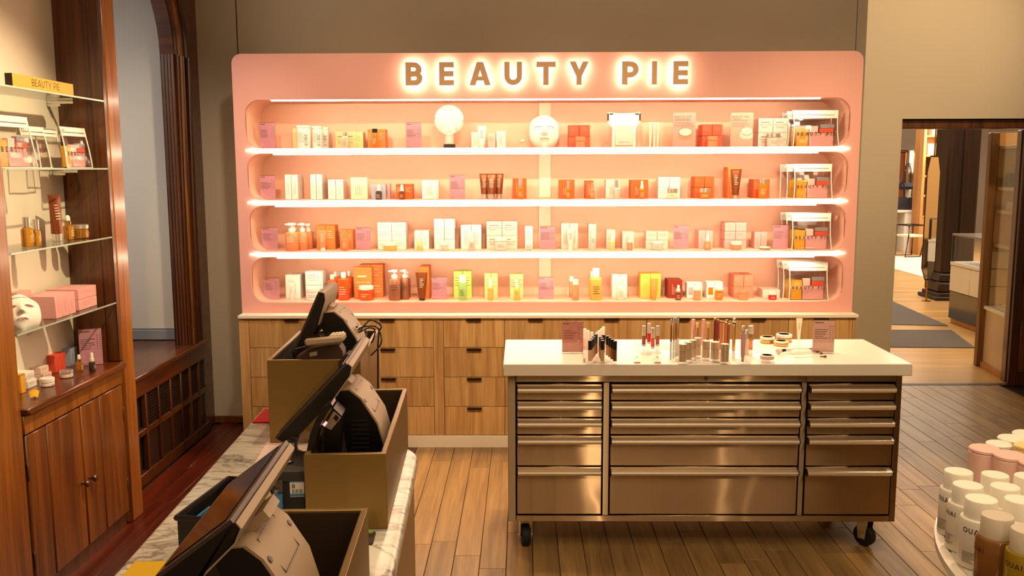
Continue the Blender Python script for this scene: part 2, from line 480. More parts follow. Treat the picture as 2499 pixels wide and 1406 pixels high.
def rows_of_print(mb, u0, u1, v0, v1, n, seed, fn, lh=.4):
    lh *= .62
    """unreadably small print: a few short bars per line"""
    rnd = random.Random(seed)
    for i in range(n):
        v = v1 - (v1 - v0) * (i + .5) / n; hh = (v1 - v0) / n * lh / 2
        u = u0; end = u0 + (u1 - u0) * rnd.uniform(.55, 1.0)
        while u < end:
            L = (u1 - u0) * rnd.uniform(.035, .11)
            mb.add([fn(u, v - hh, 0), fn(min(u + L, u1), v - hh, 0), fn(min(u + L, u1), v + hh, 0), fn(u, v + hh, 0)], [(0, 1, 2, 3)])
            u += L + (u1 - u0) * .018
    return mb
# ------------------------------------------------------------------ shared materials
M_wallgrey = mat('wall_paint_grey', rgb(172, 158, 136), .85, var=.03, scale=2, bump=.03, bscale=140)
M_wallbeige = mat('wall_paint_beige', rgb(196, 180, 152), .85, var=.03, scale=2, bump=.03, bscale=140)
M_ceil = mat('ceiling_paint', rgb(150, 138, 118), .9)
M_oakfloor = wood('oak_floorboard', rgb(106, 78, 44), rgb(186, 148, 94), axis=1, scale=1.0, rough=.4, bump=.2, rvar=.16, contrast=(.22, .78))
M_mahog = wood('mahogany_floorboard', rgb(70, 20, 8), rgb(120, 46, 18), axis=1, scale=.8, rough=.35, bump=.1, rvar=.15)
M_gap = mat('floor_joint', rgb(46, 30, 16), .9)
M_oak = wood('oak_veneer', rgb(166, 122, 68), rgb(206, 164, 106), axis=2, scale=1.3, rough=.5, bump=.06, rvar=.10)
M_dark = wood('dark_stained_wood', rgb(58, 27, 8), rgb(104, 56, 18), axis=2, scale=.9, rough=.32, bump=.12, coat=.35, rvar=.12)
M_darkY = wood('dark_stained_wood_long', rgb(66, 28, 9), rgb(118, 58, 20), axis=1, scale=.9, rough=.3, bump=.1, coat=.35, rvar=.1)
M_amberw = wood('amber_stained_wood', rgb(118, 62, 16), rgb(178, 110, 38), axis=2, scale=.9, rough=.28, bump=.1, coat=.4, rvar=.1)
M_pink = mat('pink_lacquer', rgb(236, 172, 158), .5, var=.02)
M_pinkin = mat('pink_niche_lacquer', rgb(250, 200, 174), .45, var=.02)
M_cream = mat('cream_laminate', rgb(238, 224, 200), .35, var=.02)
M_creampost = mat('cream_niche_post', rgb(252, 238, 215), .5, var=.01)
M_stone = mat('white_quartz', rgb(240, 230, 214), .3, var=.03, scale=9)
M_steel = steel('brushed_steel', rgb(176, 150, 118))
M_steelv = steel('brushed_steel_upright', rgb(180, 156, 124), .3, wob=.02)
M_alu = mat('satin_aluminium', rgb(240, 230, 214), .42, 1.0, var=.02)
M_blackpl = mat('black_plastic', rgb(22, 17, 15), .4, var=.1)
M_chrome = mat('chrome', rgb(225, 220, 212), .12, 1.0, var=.0)
M_rubber = mat('black_rubber', rgb(16, 13, 12), .65)
M_bronzepull = mat('dark_bronze', rgb(62, 40, 24), .4, .7)
M_letter = mat('brass_letter', rgb(184, 146, 106), .5, .2, var=.02)
LEDC = (1.0, 0.75, 0.50)
M_led = emis('led_strip', LEDC, 64.0)
M_ledband = emis('led_edge', (1.0, 0.82, 0.60), 7.0)
M_halo = emis('led_halo', (1.0, 0.78, 0.54), 24.0)

# ------------------------------------------------------------------ room shell
YB = 6.25                                  # wall behind the display
YD = 7.25                                  # wall with the doorway
floor = struct('floor', MB().box(-2.4, 5.4, -2.0, YD + .15, -.12, -.014), M_gap)
floor2 = struct('floor.001', MB().box(-2.4, 14.5, YD + .15, 26, -.12, 0), wood('pale_oak_floor', rgb(176, 132, 78), rgb(214, 172, 112), axis=0, scale=.5, rough=.3, bump=.05, rand=False))
rnd = random.Random(4)
def boards(x0, x1, w, y0, y1, lens, mname, m):
    x = x0; k = 0
    while x < x1 - 1e-6:
        y = y0 - rnd.uniform(0, .8)
        while y < y1:
            L = rnd.choice(lens)
            a, b = max(y, y0), min(y + L, y1)
            if b - a > .06:
                full = abs((b - a) - L) < 1e-6
                me = cached((mname, w, L), lambda: MB().box(-w / 2 + .0012, w / 2 - .0012, -L / 2 + .0012, L / 2 - .0012, -.014, 0, .0018)) if full else \
                    MB().box(-w / 2 + .0012, w / 2 - .0012, -(b - a) / 2 + .0012, (b - a) / 2 - .0012, -.014, 0, .0018)
                ob('floorboard', me, m, floor, ((x + w / 2), (a + b) / 2, 0))
            y += L
        x += w
boards(-.686, 3.9, .122, 2.7, YD + .1, (.72, .98, 1.25, 1.5), 'oakboard', M_oakfloor)
boards(-2.15, -.686, .122, 2.2, YB, (1.1, 1.5, 1.9), 'mahogany', M_mahog)

xl1 = atY(578, 60, YB).x; xr1 = atY(2090, 60, YB).x; xr2 = atY(2116, 60, YB).x
wb = struct('wall_back', MB().box(xl1 + .006, xr1 - .004, YB - .01, YB + .12, 0, CEIL), M_wallgrey)
struct('wall_panel', MB().box(-2.42, xl1 - .006, YB, YB + .12, 0, CEIL), M_wallgrey, wb)
struct('wall_panel', MB().box(xr1 + .004, xr2, YB, YB + .12, 0, CEIL), M_wallgrey, wb)
struct('joint_backing', MB().box(-2.42, xr2, YB + .06, YB + .13, 0, CEIL), M_gap, wb)
struct('trim_1', MB().box(-2.2, xl1 + .02, YB - .02, YB, 0, .05, .004), M_dark)
struct('wall_return', MB().box(xr2 - .1, xr2, YB + .12, YD + .2, 0, CEIL), M_wallbeige)['kind'] = 'structure'
# doorway wall on the right
dxl = atY(2186, 600, YD).x
dzt = atY(2250, 290, YD).z
wr = struct('wall_right', MB().box(xr2 - .05, dxl, YD, YD + .22, 0, CEIL), M_wallbeige)
struct('wall_panel', MB().box(dxl, 5.4, YD, YD + .22, dzt, CEIL), M_wallbeige, wr)
struct('wall_panel', MB().box(4.75, 5.4, YD, YD + .22, 0, dzt), M_wallbeige, wr)
struct('trim_2', MB().box(dxl, 4.75, YD + .05, YD + .2, dzt - .075, dzt - .004, .006), M_dark)
struct('trim_3', MB().box(dxl - .3, 4.9, YD + .10, YD + .16, -.01, .004, .001), mat('threshold_metal', rgb(74, 66, 58), .5, .3))
struct('ceiling', MB().box(-3.5, 5.4, -2.0, YD + .2, CEIL, CEIL + .1), M_ceil)
struct('wall_side', MB().box(5.4, 5.5, -2.0, YD + .2, 0, CEIL), M_wallbeige)['kind'] = 'structure'
struct('wall_front', MB().box(-3.5, 5.5, -2.1, -2.0, 0, CEIL), M_wallbeige)

# ------------------------------------------------------------------ pink display unit
YF, YN = 5.75, 6.11                        # face and niche back
ZC = atY(1275, 763, YF).z                  # worktop height
ux0 = atY(577, 440, YF).x; ux1 = atY(2094, 440, YF).x
uzt = atY(1275, 128, YF).z
ROWPX = [(241, 360), (373, 487.5), (500.5, 614.5), (627, 738.5)]
ROWS = [(atY(1275, b, YF).z, atY(1275, a, YF).z) for a, b in ROWPX]
nx0 = atY(603, 430, YF).x; nx1 = atY(2070, 430, YF).x
unit = thing('display_shelving', 'tall pink backlit display unit with four rounded niches above oak drawers', 'shelving', (0, YF, ZC))
def U(name, mb, m, par=None):
    o = ob(name, mb, m, par or unit); o.location = (0, -YF, -ZC) if par is None else (0, 0, 0); return o
def outer():
    r = .06; p = [(ux0, ZC), (ux1, ZC)]
    p += [(ux1 - r + r * math.cos(a), uzt - r + r * math.sin(a)) for a in [math.pi / 2 * i / 8 for i in range(9)]]
    p += [(ux0 + r + r * math.cos(a), uzt - r + r * math.sin(a)) for a in [math.pi / 2 + math.pi / 2 * i / 8 for i in range(9)]]
    return p
holes = [rrect(nx0, nx1, zb, zt, .095, 10) for zb, zt in ROWS]
me = curve2d('face_panel', [outer()] + holes, .03)
fp = ob('face_panel', me, M_pink, unit); fp.rotation_euler = (math.pi / 2, 0, 0); fp.location = (0, .015, -ZC)
bk = MB().box(ux0, ux1, YN + .02, YN + .06, ZC, uzt).box(ux0, ux0 + .02, YF + .03, YN + .03, ZC, uzt - .06)
bk.box(ux1 - .02, ux1, YF + .03, YN + .03, ZC, uzt - .06).box(ux0 + .06, ux1 - .06, YF + .03, YN + .03, uzt - .02, uzt)
U('carcass', bk, M_pink)
for i, (zb, zt) in enumerate(ROWS):
    rr = rrect(nx0, nx1, zb, zt, .095, 10)
    U('niche_liner', MB().loft([[(u, YF + .02, v) for u, v in rr], [(u, YN, v) for u, v in rr]], cap=False), M_pinkin)
    U('niche_back', MB().box(nx0 - .01, nx1 + .01, YN, YN + .015, zb - .01, zt + .01), M_pinkin)
    pc0 = atY(1315, ROWPX[i][0] + 30, YN).x; pc1 = atY(1344.5, ROWPX[i][0] + 30, YN).x
    U('niche_post', MB().box(pc0, pc1, YN - .012, YN, zb + .001, zt - .001, .002), M_creampost)
    lx0, lx1 = atY(660, ROWPX[0][0], YF).x, atY(2004, ROWPX[0][0], YF).x
    U('led_strip', MB().box(lx0, lx1, YF + .012, YF + .024, zt - .0075, zt - .0005), M_led)
    if i < 3:
        z1 = ROWS[i][0] - .001; z0 = ROWS[i + 1][1] + .006
        zm = (z0 + z1) / 2; e = .045
        U('shelf_edge_light', MB().prism([(nx0 - .005, zm), (nx0 + e, z0), (nx1 - e, z0), (nx1 + .005, zm), (nx1 - e, z1), (nx0 + e, z1)], YF - .010, YF + .001), M_ledband)
# halo-lit sign letters
sign = thing('illuminated_sign', 'large halo-lit brass lettering across the top of the pink display unit', 'sign', (0, YF, atY(1335, 209, YF).z))
SPX = [('B', 990, 1030), ('E', 1072, 1107), ('A', 1146, 1197), ('U', 1231, 1274), ('T', 1309, 1356), ('Y', 1390, 1437), ('P', 1518, 1559), ('I', 1591, 1604), ('E', 1643, 1680)]
for ch, a, b in SPX:
    pa, pb = atY(a, 209 - (a - 1335) * .003, YF - .05), atY(b, 152 - (a - 1335) * .003, YF - .05)
    h = pb.z - pa.z; w = pb.x - pa.x; gw = glyph(ch, .225)[0]
    sx = w / (gw * h)
    mk = lambda t, d0, d1: (lambda m: lettering(m, ch, lambda u, v, d: (u * sx, d0 + d, v), h, t, .3, d1 - d0))(MB())
    L = ob('letter', mk(.225, 0, .016), M_letter, sign, ((pa.x + pb.x) / 2, -.05, 0))
    bl = ob('backlight', mk(.12, .0165, .026), M_halo, L); bl['label'] = 'warm white backlight hidden behind the letter'
    gx = [q for q in glyph(ch, .225)[1]][0]
    ob('standoff', MB().box(-.006, .006, .016, .05, h * .45, h * .5), M_letter, L, ((0 if ch in 'TYIA' else -w * .4), 0, 0) if ch != 'A' else (0, 0, -h * .2))

# ------------------------------------------------------------------ oak drawer cabinets under the display
YC = 5.675
wt = ob('worktop', MB().box(atY(580, 776, 5.65).x, atY(2096, 772, 5.65).x, 5.65, YB - .012, ZC - .022, ZC, .003), M_cream)
tag(wt, 'long thin cream worktop under the pink display unit', 'worktop')
rowy = [777, 848.5, 920.5, 992.5, 1062]
zr = [atY(1100, y, YC).z for y in rowy]; zr[0] = ZC - .0225
PH = zr[-1]
GX = lambda px: atY(px, 850, YC).x
cabs = [('leftmost oak drawer cabinet, beside the grey wall strip', [(609, 822)], (585, 609)),
        ('oak drawer cabinet behind the card terminals, second from left', [(836, 1058)], (822, 836)),
        ('oak drawer cabinet with eight drawers just left of the steel island', [(1083, 1231), (1231.5, 1382)], (1058, 1083)),
        ('oak drawer cabinet half hidden behind the steel island', [(1406, 1577), (1577.5, 1748)], (1382, 1406)),
        ('rightmost oak drawer cabinet, ending by the doorway wall', [(1773, 1922), (1922.5, 2078)], (1748, 1773))]
for lab, cols_, stile in cabs:
    xa, xb = GX(stile[0]), GX(cols_[-1][1])
    if cols_[-1][1] == 2078: xb = GX(2086)
    c = thing('drawer_cabinet', lab, 'cabinet', ((xa + xb) / 2, YC, 0), group='oak cabinets under the display')
    def K(name, mb, m, par=None, lab2=None):
        o = ob(name, mb, m, par or c); o.location = (-(xa + xb) / 2, -YC, 0) if par is None else (0, 0, 0)
        return o
    K('carcass', MB().box(xa + .001, xb - .001, YC + .02, YB - .015, PH, ZC - .0225), M_oak)
    K('stile', MB().box(xa + .001, GX(stile[1]) - .0015, YC, YC + .02, PH, ZC - .0235, .001), M_oak)
    if cols_[-1][1] == 2078:
        K('stile', MB().box(GX(2078.5), xb - .001, YC, YC + .02, PH, ZC - .0235, .001), M_oak)
    for a, b in cols_:
        x0, x1 = GX(a) + .0012, GX(b) - .0012
        for r in range(4):
            d = K('drawer', MB().box(x0, x1, YC, YC + .02, zr[r + 1] + .0015, zr[r] - .0015, .001), M_oak)
            hw = .047; xm = (x0 + x1) / 2
            hd = MB().box(xm - hw, xm + hw, YC - .022, YC + .003, zr[r] - .0075, zr[r] - .0045, .0008)
            hd.box(xm - hw, xm + hw, YC - .022, YC - .019, zr[r] - .018, zr[r] - .005, .0008)
            K('handle', hd, M_bronzepull, d)['label'] = 'dark bronze edge pull'
struct('trim_4', MB().box(GX(596), GX(2084), YC - .012, YC + .01, 0, PH - .002, .001), M_cream)

# ------------------------------------------------------------------ steel island
YI = 4.07
zi = lambda y: atY(1720, y, YI).z
XI = lambda px, py=1100: atY(px, py, YI).x
ix0, ix1 = XI(1239, 915), XI(2203, 912)
zb, zt = zi(1273), zi(913.5)
IB = 4.60                                   # back of the steel body
isl = thing('tool_cabinet', 'wide stainless steel drawer island on casters', 'cabinet', ((ix0 + ix1) / 2, (YI + IB) / 2, 0))
def I(name, mb, m, par=None):
    o = ob(name, mb, m, par or isl); o.location = (-(ix0 + ix1) / 2, -(YI + IB) / 2, 0) if par is None else (0, 0, 0); return o
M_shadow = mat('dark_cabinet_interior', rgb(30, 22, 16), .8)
I('body', MB().box(ix0 + .004, ix1 - .004, YI + .03, IB, zb + .004, zt - .001), M_shadow)
I('side_panel', MB().box(ix0, ix0 + .02, YI + .001, IB + .002, zb, zt, .002), M_steelv)
I('side_panel', MB().box(ix1 - .02, ix1, YI + .001, IB + .002, zb, zt, .002), M_steelv)
I('rear_panel', MB().box(ix0 + .02, ix1 - .02, IB, IB + .002, zb, zt), M_steelv)
colpx = [(1260, 1471), (1489.5, 1955), (1972, 2186)]
cx = [(XI(a, 935), XI(b, 935)) for a, b in colpx]
I('corner_post', MB().box(ix0, cx[0][0] - .003, YI, YI + .03, zb, zt, .002), M_steelv)
I('corner_post', MB().box(cx[2][1] + .003, ix1, YI, YI + .03, zb, zt, .002), M_steelv)
zrow = [zi(y) for y in (935.5, 977.5, 1019, 1061, 1137.5, 1256)]
I('divider', MB().box(cx[0][1] + .003, cx[1][0] - .003, YI, YI + .03, zrow[-1] - .004, zrow[0] + .004, .002), M_steelv)
I('divider', MB().box(cx[1][1] + .003, cx[2][0] - .003, YI, YI + .03, zrow[-1] - .004, zrow[0] + .004, .002), M_steelv)
I('top_rail', MB().box(cx[0][0] - .002, cx[2][1] + .002, YI - .002, YI + .03, zrow[0] + .006, zt, .002), M_steel)
I('bottom_rail', MB().box(cx[0][0] - .002, cx[2][1] + .002, YI - .002, YI + .03, zb, zrow[-1] - .004, .002), M_steel)
for a, b in cx:
    for r in range(5):
        z1, z0 = zrow[r] - .002, zrow[r + 1] + .0025
        d = I('drawer', MB().box(a + .002, b - .002, YI - .004, YI + .028, z0, z1, .0025), M_steel)
        hz = z1 - .008
        prof = [(YI - .004, hz), (YI - .022, hz - .001), (YI - .034, hz - .009), (YI - .036, hz - .017), (YI - .031, hz - .027), (YI - .022, hz - .029), (YI - .020, hz - .022), (YI - .004, hz - .012)]
        hd = I('handle', MB().prism([(y, z) for y, z in prof], a + .006, b - .006, axis=0), M_alu, d)
        hd['label'] = 'full width satin aluminium pull'
        pr2 = [(YI - .0042, hz + .002), (YI - .024, hz + .001), (YI - .037, hz - .009), (YI - .038, hz - .018), (YI - .030, hz - .030), (YI - .0042, hz - .030)]
        for xa, xb in ((a + .0025, a + .0065), (b - .0065, b - .0025)):
            I('handle_end_cap', MB().prism(pr2, xa, xb, axis=0), M_blackpl, d)
lk = atY(1721, 921.5, YI)
l_ = I('lock', MB().lathe([(.0, -.001), (.0135, 0), (.0135, .006), (.011, .009), (0.0, .009)], 20, M=Matrix.Translation((lk.x, YI - .001, lk.z)) @ Matrix.Rotation(math.pi / 2, 4, 'X')), M_chrome)
l_['label'] = 'round chrome key lock'
I('keyhole', MB().box(lk.x - .0018, lk.x + .0018, YI - .0115, YI - .009, lk.z - .005, lk.z + .005), M_blackpl, l_)
for px, yy, ang in ((1282, YI + .075, 8), (2110, YI + .075, 38), (1300, IB - .09, 0), (2080, IB - .09, 15)):
    X0 = atY(px, 1300, YI + .075).x
    Mx = Matrix.Translation((X0, yy, 0)) @ Matrix.Rotation(math.radians(ang), 4, 'Z')
    R = .052
    fk = MB().box(-.045, .045, -.04, .04, zb - .008, zb - .0005, .002, M=Mx)
    for s in (-1, 1):
        fk.add([(s * .026, -.03, zb - .008), (s * .026, .03, zb - .008), (s * .026, .018, R - .012), (s * .026, -.018, R - .012),
                (s * .029, -.03, zb - .008), (s * .029, .03, zb - .008), (s * .029, .018, R - .012), (s * .029, -.018, R - .012)],
               [(0, 1, 2, 3), (4, 5, 6, 7), (0, 1, 5, 4), (1, 2, 6, 5), (2, 3, 7, 6), (3, 0, 4, 7)], M=Mx)
    cs = I('caster', fk, M_chrome)
    My = Mx @ Matrix.Translation((0, 0, R)) @ Matrix.Rotation(math.pi / 2, 4, 'Y')
    I('wheel', MB().lathe([(R * .62, -.02), (R * .9, -.02), (R, -.013), (R, .013), (R * .9, .02), (R * .62, .02)], 28, M=My), M_rubber, cs)
    I('hub', MB().lathe([(0, -.022), (R * .2, -.024), (R * .3, -.018), (R * .62, -.016), (R * .62, .016), (R * .3, .018), (R * .2, .024), (0, .022)], 20, M=My), M_chrome, cs)
    I('axle_bolt', MB().lathe([(.006, -.034), (.006, .034)], 8, M=My), M_chrome, cs)
ZT = atY(1720, 889, 4.03).z
tp = ob('island_worktop', MB().box(atY(1228, 890, 4.03).x, atY(2228, 887, 4.03).x, 4.03, 4.63, zt + .0003, ZT, .003), M_stone)
tag(tp, 'white stone worktop on the steel drawer island', 'worktop')
# ------------------------------------------------------------------ left wall: alcove with glass shelves, pilaster, window bay
XP = -2.0                                   # front plane of pilasters and cabinet
def YatX(px, X=XP, py=410): return atX(px, py, X).y
yA = YatX(8); yB = YatX(265); yC2 = YatX(301)    # near post edge, alcove end, pilaster end
XA = atY(152, 410, yB).x                    # alcove back
ZK = atX(303, 878, XP).z                    # cabinet top
M_alc = mat('alcove_paint', rgb(236, 226, 205), .7, var=.02)
struct('wall_left', MB().box(XA - .15, XA, -2.0, yB + .02, 0, CEIL), M_alc)
al = thing('wall_cabinet', 'dark stained wooden wall cabinet with glass-shelved alcove above two plank doors', 'cabinet', (XP, (yA + yB) / 2, 0))
def A(name, mb, m, par=None):
    o = ob(name, mb, m, par or al); o.location = (-XP, -(yA + yB) / 2, 0) if par is None else (0, 0, 0); return o
A('side_panel', MB().box(XA + .001, XP - .03, yB, yB + .03, ZK, CEIL - .01), M_dark)
A('side_board', MB().box(XP - .06, XP - .002, yB - .006, yB + .03, ZK, CEIL - .01, .004), M_dark)
A('pilaster', MB().box(XP - .22, XP, yB + .03, yC2, 0, CEIL - .01, .008), M_amberw)
A('pilaster', MB().box(XA, XP, yA - .5, yA - .002, 0, CEIL - .01, .008), M_amberw)
tpk = A('cabinet_top', MB().box(XA + .001, XP + .03, yA, yB - .002, ZK - .03, ZK, .006), M_darkY)
A('front_rail', MB().box(XP - .03, XP + .004, yA, yB, ZK - .11, ZK - .032, .003), M_amberw)
A('carcass', MB().box(XA + .01, XP - .03, yA, yB, .06, ZK - .032), M_shadow)
ym = YatX(206, XP, 1160)
M_plank = wood('door_plank', rgb(88, 44, 10), rgb(146, 84, 26), axis=2, scale=.9, rough=.32, bump=.1, coat=.35, rvar=.08)
for (a, b, nb) in ((yA + .004, ym - .002, 2), (ym + .002, yB - .004, 2)):
    d = A('door', MB().box(XP - .028, XP - .012, a, b, .08, ZK - .116), M_dark)
    ed = [a, a + (b - a) * (.36 if nb == 2 and a < ym - .1 else .42), b]
    for k in range(2):
        A('plank', MB().box(XP - .012, XP + .002, ed[k] + .004, ed[k + 1] - .004, .08, ZK - .116, .004), M_plank, d)
    ky = b - .035 if a < ym - .1 else a + .035
    zk = atX(200, 1178, XP).z
    Mk = Matrix.Translation((XP + .002, ky, zk)) @ Matrix.Rotation(math.pi / 2, 4, 'Y')
    A('knob', MB().lathe([(.007, 0), (.007, .014), (.015, .022), (.017, .030), (.013, .038), (0, .040)], 16, M=Mk), M_dark, d)
    hy = a + .004 if a < ym - .1 else b - .004
    for zz in (.18, ZK - .3):
        A('hinge', MB().box(XP - .002, XP + .006, hy - .006, hy + .006, zz, zz + .07, .002), mat('aged_brass', rgb(120, 90, 50), .45, .8), d)
A('plinth', MB().box(XP - .05, XP - .02, yA, yB, 0, .08), M_dark)
M_glass = film('shelf_glass', (.93, .98, .95), rough=.02)
M_glassedge = mat('glass_edge', rgb(196, 220, 204), .15, var=.02, trans=.3)
SH = []
for px, py in ((257, 245), (265, 410), (274, 577), (283, 737)):
    z = atY(px, py, yB - .01).z; SH.append(z)
    s = A('glass_shelf', MB().box(XA + .004, XP - .0, yA + .004, yB - .012, z - .008, z, .001), M_glass)
    A('shelf_edge', MB().box(XP - .0, XP + .002, yA + .004, yB - .012, z - .008, z, .0006), M_glassedge, s)
    for yy in (yB - .10, yA + .10):
        A('shelf_bracket', MB().box(XA + .002, XP - .10, yy - .006, yy + .006, z - .022, z - .0085, .001).box(XA + .002, XP - .16, yy - .006, yy + .006, z - .034, z - .022, .001), M_chrome, s)

# window bay with arch, panelled bench and white screen
XW = -2.2
yJ = 5.82
ZB = atX(510, 822, -2.17).z
bay = thing('arched_window_surround', 'dark carved wooden arch around the window bay beside the pilaster', 'window surround', (XW, (yC2 + yJ) / 2, 0))
def B(name, mb, m, par=None, base=None):
    o = ob(name, mb, m, par or bay)
    if par is None: o.location = (-XW, -(yC2 + yJ) / 2, 0)
    return o
def arch(off=0.0):
    y0, y1, zs, r = yC2 - .02 - off, yJ + off, 2.52, .52
    zt_ = zs + r
    p = [(y0, 0), (y1, 0), (y1, zs)]
    p += [(y1 - (r + off) + (r + off) * math.cos(a), zs + (r + off) * math.sin(a)) for a in [math.pi / 2 * i / 10 for i in range(1, 11)]]
    p += [(y0, zt_ + off)]
    return p
o1 = [(yC2 - .02, -.001), (YB - .004, -.001), (YB - .004, CEIL - .01), (yC2 - .02, CEIL - .01)]
inner = arch()
outline = [(yJ, ZB + .001), (6.062, ZB + .001), (6.062, 0), (YB - .004, 0), (YB - .004, CEIL - .012), (yC2, CEIL - .012), (yC2, inner[-1][1])] + [p for p in reversed(inner[2:-1])]
me = curve2d('arch_frame', [[(u, v) for u, v in outline]], .09)
fr = ob('arch_frame', me, M_dark, bay); fr.rotation_euler = (math.pi / 2, 0, math.pi / 2); fr.location = (-.045, -(yC2 + yJ) / 2, 0)
for off, r_, m_ in ((.02, .016, M_dark), (.07, .022, M_amberw), (.12, .016, M_dark), (.2, .02, M_dark)):
    pts = [(XW + .004, y, z) for y, z in arch(off)[1:-1]]
    B('moulding', MB().tube([(XW + .004, yJ + off, ZB)] + pts[1:], r_, 8), m_)
for k in range(4):
    B('reveal_moulding', MB().tube([(XW - .012 - .02 * k, yJ - .002, ZB), (XW - .012 - .02 * k, yJ - .002, 2.52)], .009, 6), M_dark)
bench = thing('window_bench', 'dark wooden window bench with pierced grille panels in front', 'bench', (XW, 5.2, 0))
def N(name, mb, m, par=None):
    o = ob(name, mb, m, par or bench); o.location = (-XW, -5.2, 0) if par is None else (0, 0, 0); return o
XBn = -2.17
N('bench_top', MB().box(-3.28, XBn + .02, yC2 + .002, 6.06, ZB - .03, ZB, .006), M_darkY)
N('bench_rail', MB().box(XBn - .04, XBn + .004, yC2 + .002, 6.06, ZB - .13, ZB - .032, .004), M_darkY)
N('bench_body', MB().box(-3.2, XBn - .035, yC2 + .01, 6.05, 0, ZB - .032), M_shadow)
N('bench_base', MB().box(XBn - .06, XBn + .006, yC2 + .002, 6.06, 0, .07, .004), M_dark)
M_grille = mat('blackened_oak', rgb(46, 26, 12), .5, var=.2)
edges = [YatX(px, XBn, 900) for px in (352, 384, 414, 440, 463, 485, 503)]
zm_ = .30
for k in range(6):
    a, b = edges[k], edges[k + 1]
    N('grille_stile', MB().box(XBn - .03, XBn + .003, a - .012, a + .012, .07, ZB - .13, .003), M_dark)
    g = MB()
    for i in range(9):
        yy = a + .014 + (b - a - .028) * i / 8
        g.box(XBn - .018, XBn - .010, yy - .003, yy + .003, zm_ + .02, ZB - .135)
    for i in range(11):
        zz = zm_ + .02 + (ZB - .155 - zm_) * i / 10
        g.box(XBn - .019, XBn - .011, a + .012, b - .012, zz - .003, zz + .003)
    N('grille', g, M_grille)
    N('lower_panel', MB().box(XBn - .03, XBn - .012, a + .012, b - .012, .07, zm_ - .01, .003), M_grille)
N('middle_rail', MB().box(XBn - .03, XBn + .002, yC2 + .002, 6.06, zm_ - .015, zm_ + .02, .003), M_dark)
# white screen standing in the bay
yS = 6.02
sx1 = atY(460, 825, yS).x
scn = thing('window_screen', 'tall white screen panel standing in the window bay', 'screen', (sx1 - .43, yS, ZB + .0005))
M_scr = mat('white_screen', rgb(214, 206, 190), .8, var=.02)
ob('panel', MB().box(-.75, .355, 0, .06, .075, 2.8), M_scr, scn)
ob('edge_return', MB().box(.356, .4, -.004, .08, .07, 2.8, .004), mat('grey_white_edge', rgb(188, 188, 186), .7), scn)
ob('base_ledge', MB().box(-.75, .4, -.03, .08, .002, .07, .004), mat('grey_base', rgb(136, 138, 142), .6), scn)
struct('wall_bay', MB().box(-3.4, -3.3, yC2 - .3, YB + .1, 0, CEIL), M_wallgrey)['kind'] = 'structure'
struct('wall_bay_end', MB().box(-3.3, -2.3, YB - .06, YB + .1, 0, CEIL), M_wallgrey)['kind'] = 'structure'
struct('wall_bay_near', MB().box(-3.3, XP - .23, yC2 - .14, yC2 - .04, 0, CEIL), M_wallgrey)['kind'] = 'structure'
# daylight through the bay window (window itself is hidden behind the pilaster)
area('bay_window_daylight', (-3.25, 5.1, 1.9), (-2.3, 5.6, 1.4), 6, 1.0, 1.6, (1.0, .96, .92))
w1 = struct('window_1', MB().box(-3.3, -3.29, 4.6, 5.6, 1.0, 2.8), emis('window_daylight', (.75, .86, 1.0), 1.2))
struct('window_frame', MB().box(-3.292, -3.27, 4.55, 4.6, .95, 2.85).box(-3.292, -3.27, 5.6, 5.65, .95, 2.85).box(-3.292, -3.27, 4.6, 5.6, .95, 1.0).box(-3.292, -3.27, 4.6, 5.6, 2.8, 2.85).box(-3.288, -3.272, 5.08, 5.12, 1.0, 2.8), M_dark, w1)

# ------------------------------------------------------------------ marble cash desk
ZD = .95
dl0 = atZ(270, 1406, ZD); dl1 = atZ(606, 1033, ZD)
ddir = (dl1 - dl0); ddir.z = 0; ddir.normalize()
DROT = math.atan2(-ddir.x, ddir.y)
Mdesk = Matrix.Translation((dl1.x, dl1.y, 0)) @ Matrix.Rotation(DROT, 4, 'Z')
Minv = Mdesk.inverted()
far = (Minv @ atZ(626, 998, ZD)).y + .02     # far end of the desk beyond the corner point
tipL = Minv @ atZ(1022, 1100, ZD)
DW = tipL.x                                   # desk width
def desk_outline(inset=0.0, r=.24):
    p = [(0 + inset, -1.75), (DW - inset, -1.75)]
    yr = tipL.y - .02
    # right side runs up to the tip, then a rounded end back to the far edge
    ya = tipL.y - .06
    p.append((DW - inset, ya))
    ex, ey = DW - .10, ya
    for i in range(1, 11):
        a = math.pi / 2 * i / 10
        p.append((DW - .14 + (.14 - inset) * math.cos(a), ya + (.14 - inset) * math.sin(a)))
    p += [(DW - .34, ya + .14 - inset), (DW - .40, far - inset), (inset, far - inset)]
    return p
desk = thing('cash_desk', 'marble-topped cash desk with a rounded end in the foreground', 'desk')
desk.matrix_world = Mdesk
M_marble = marble('veined_marble')
rings = []
for ins, z in ((.012, ZD - .05), (.003, ZD - .044), (0, ZD - .035), (0, ZD - .012), (.004, ZD - .004), (.012, ZD)):
    rings.append([(x, y, z) for x, y in desk_outline(ins)])
ob('marble_top', MB().loft(rings), M_marble, desk)
M_deskb = mat('bronze_laminate', rgb(176, 142, 98), .4, .25, var=.04)
ob('base', MB().loft([[(x, y, 0.0) for x, y in desk_outline(.012)], [(x, y, ZD - .051) for x, y in desk_outline(.012)]]), M_deskb, desk)
def D(px, py, z):   # pixel on a level above the desk, in desk coordinates
    return Minv @ atZ(px, py, z)
M_box = mat('brushed_bronze_panel', rgb(142, 112, 58), .38, .55, var=.05)
M_boxin = mat('dark_box_interior', rgb(58, 38, 20), .6, var=.1)
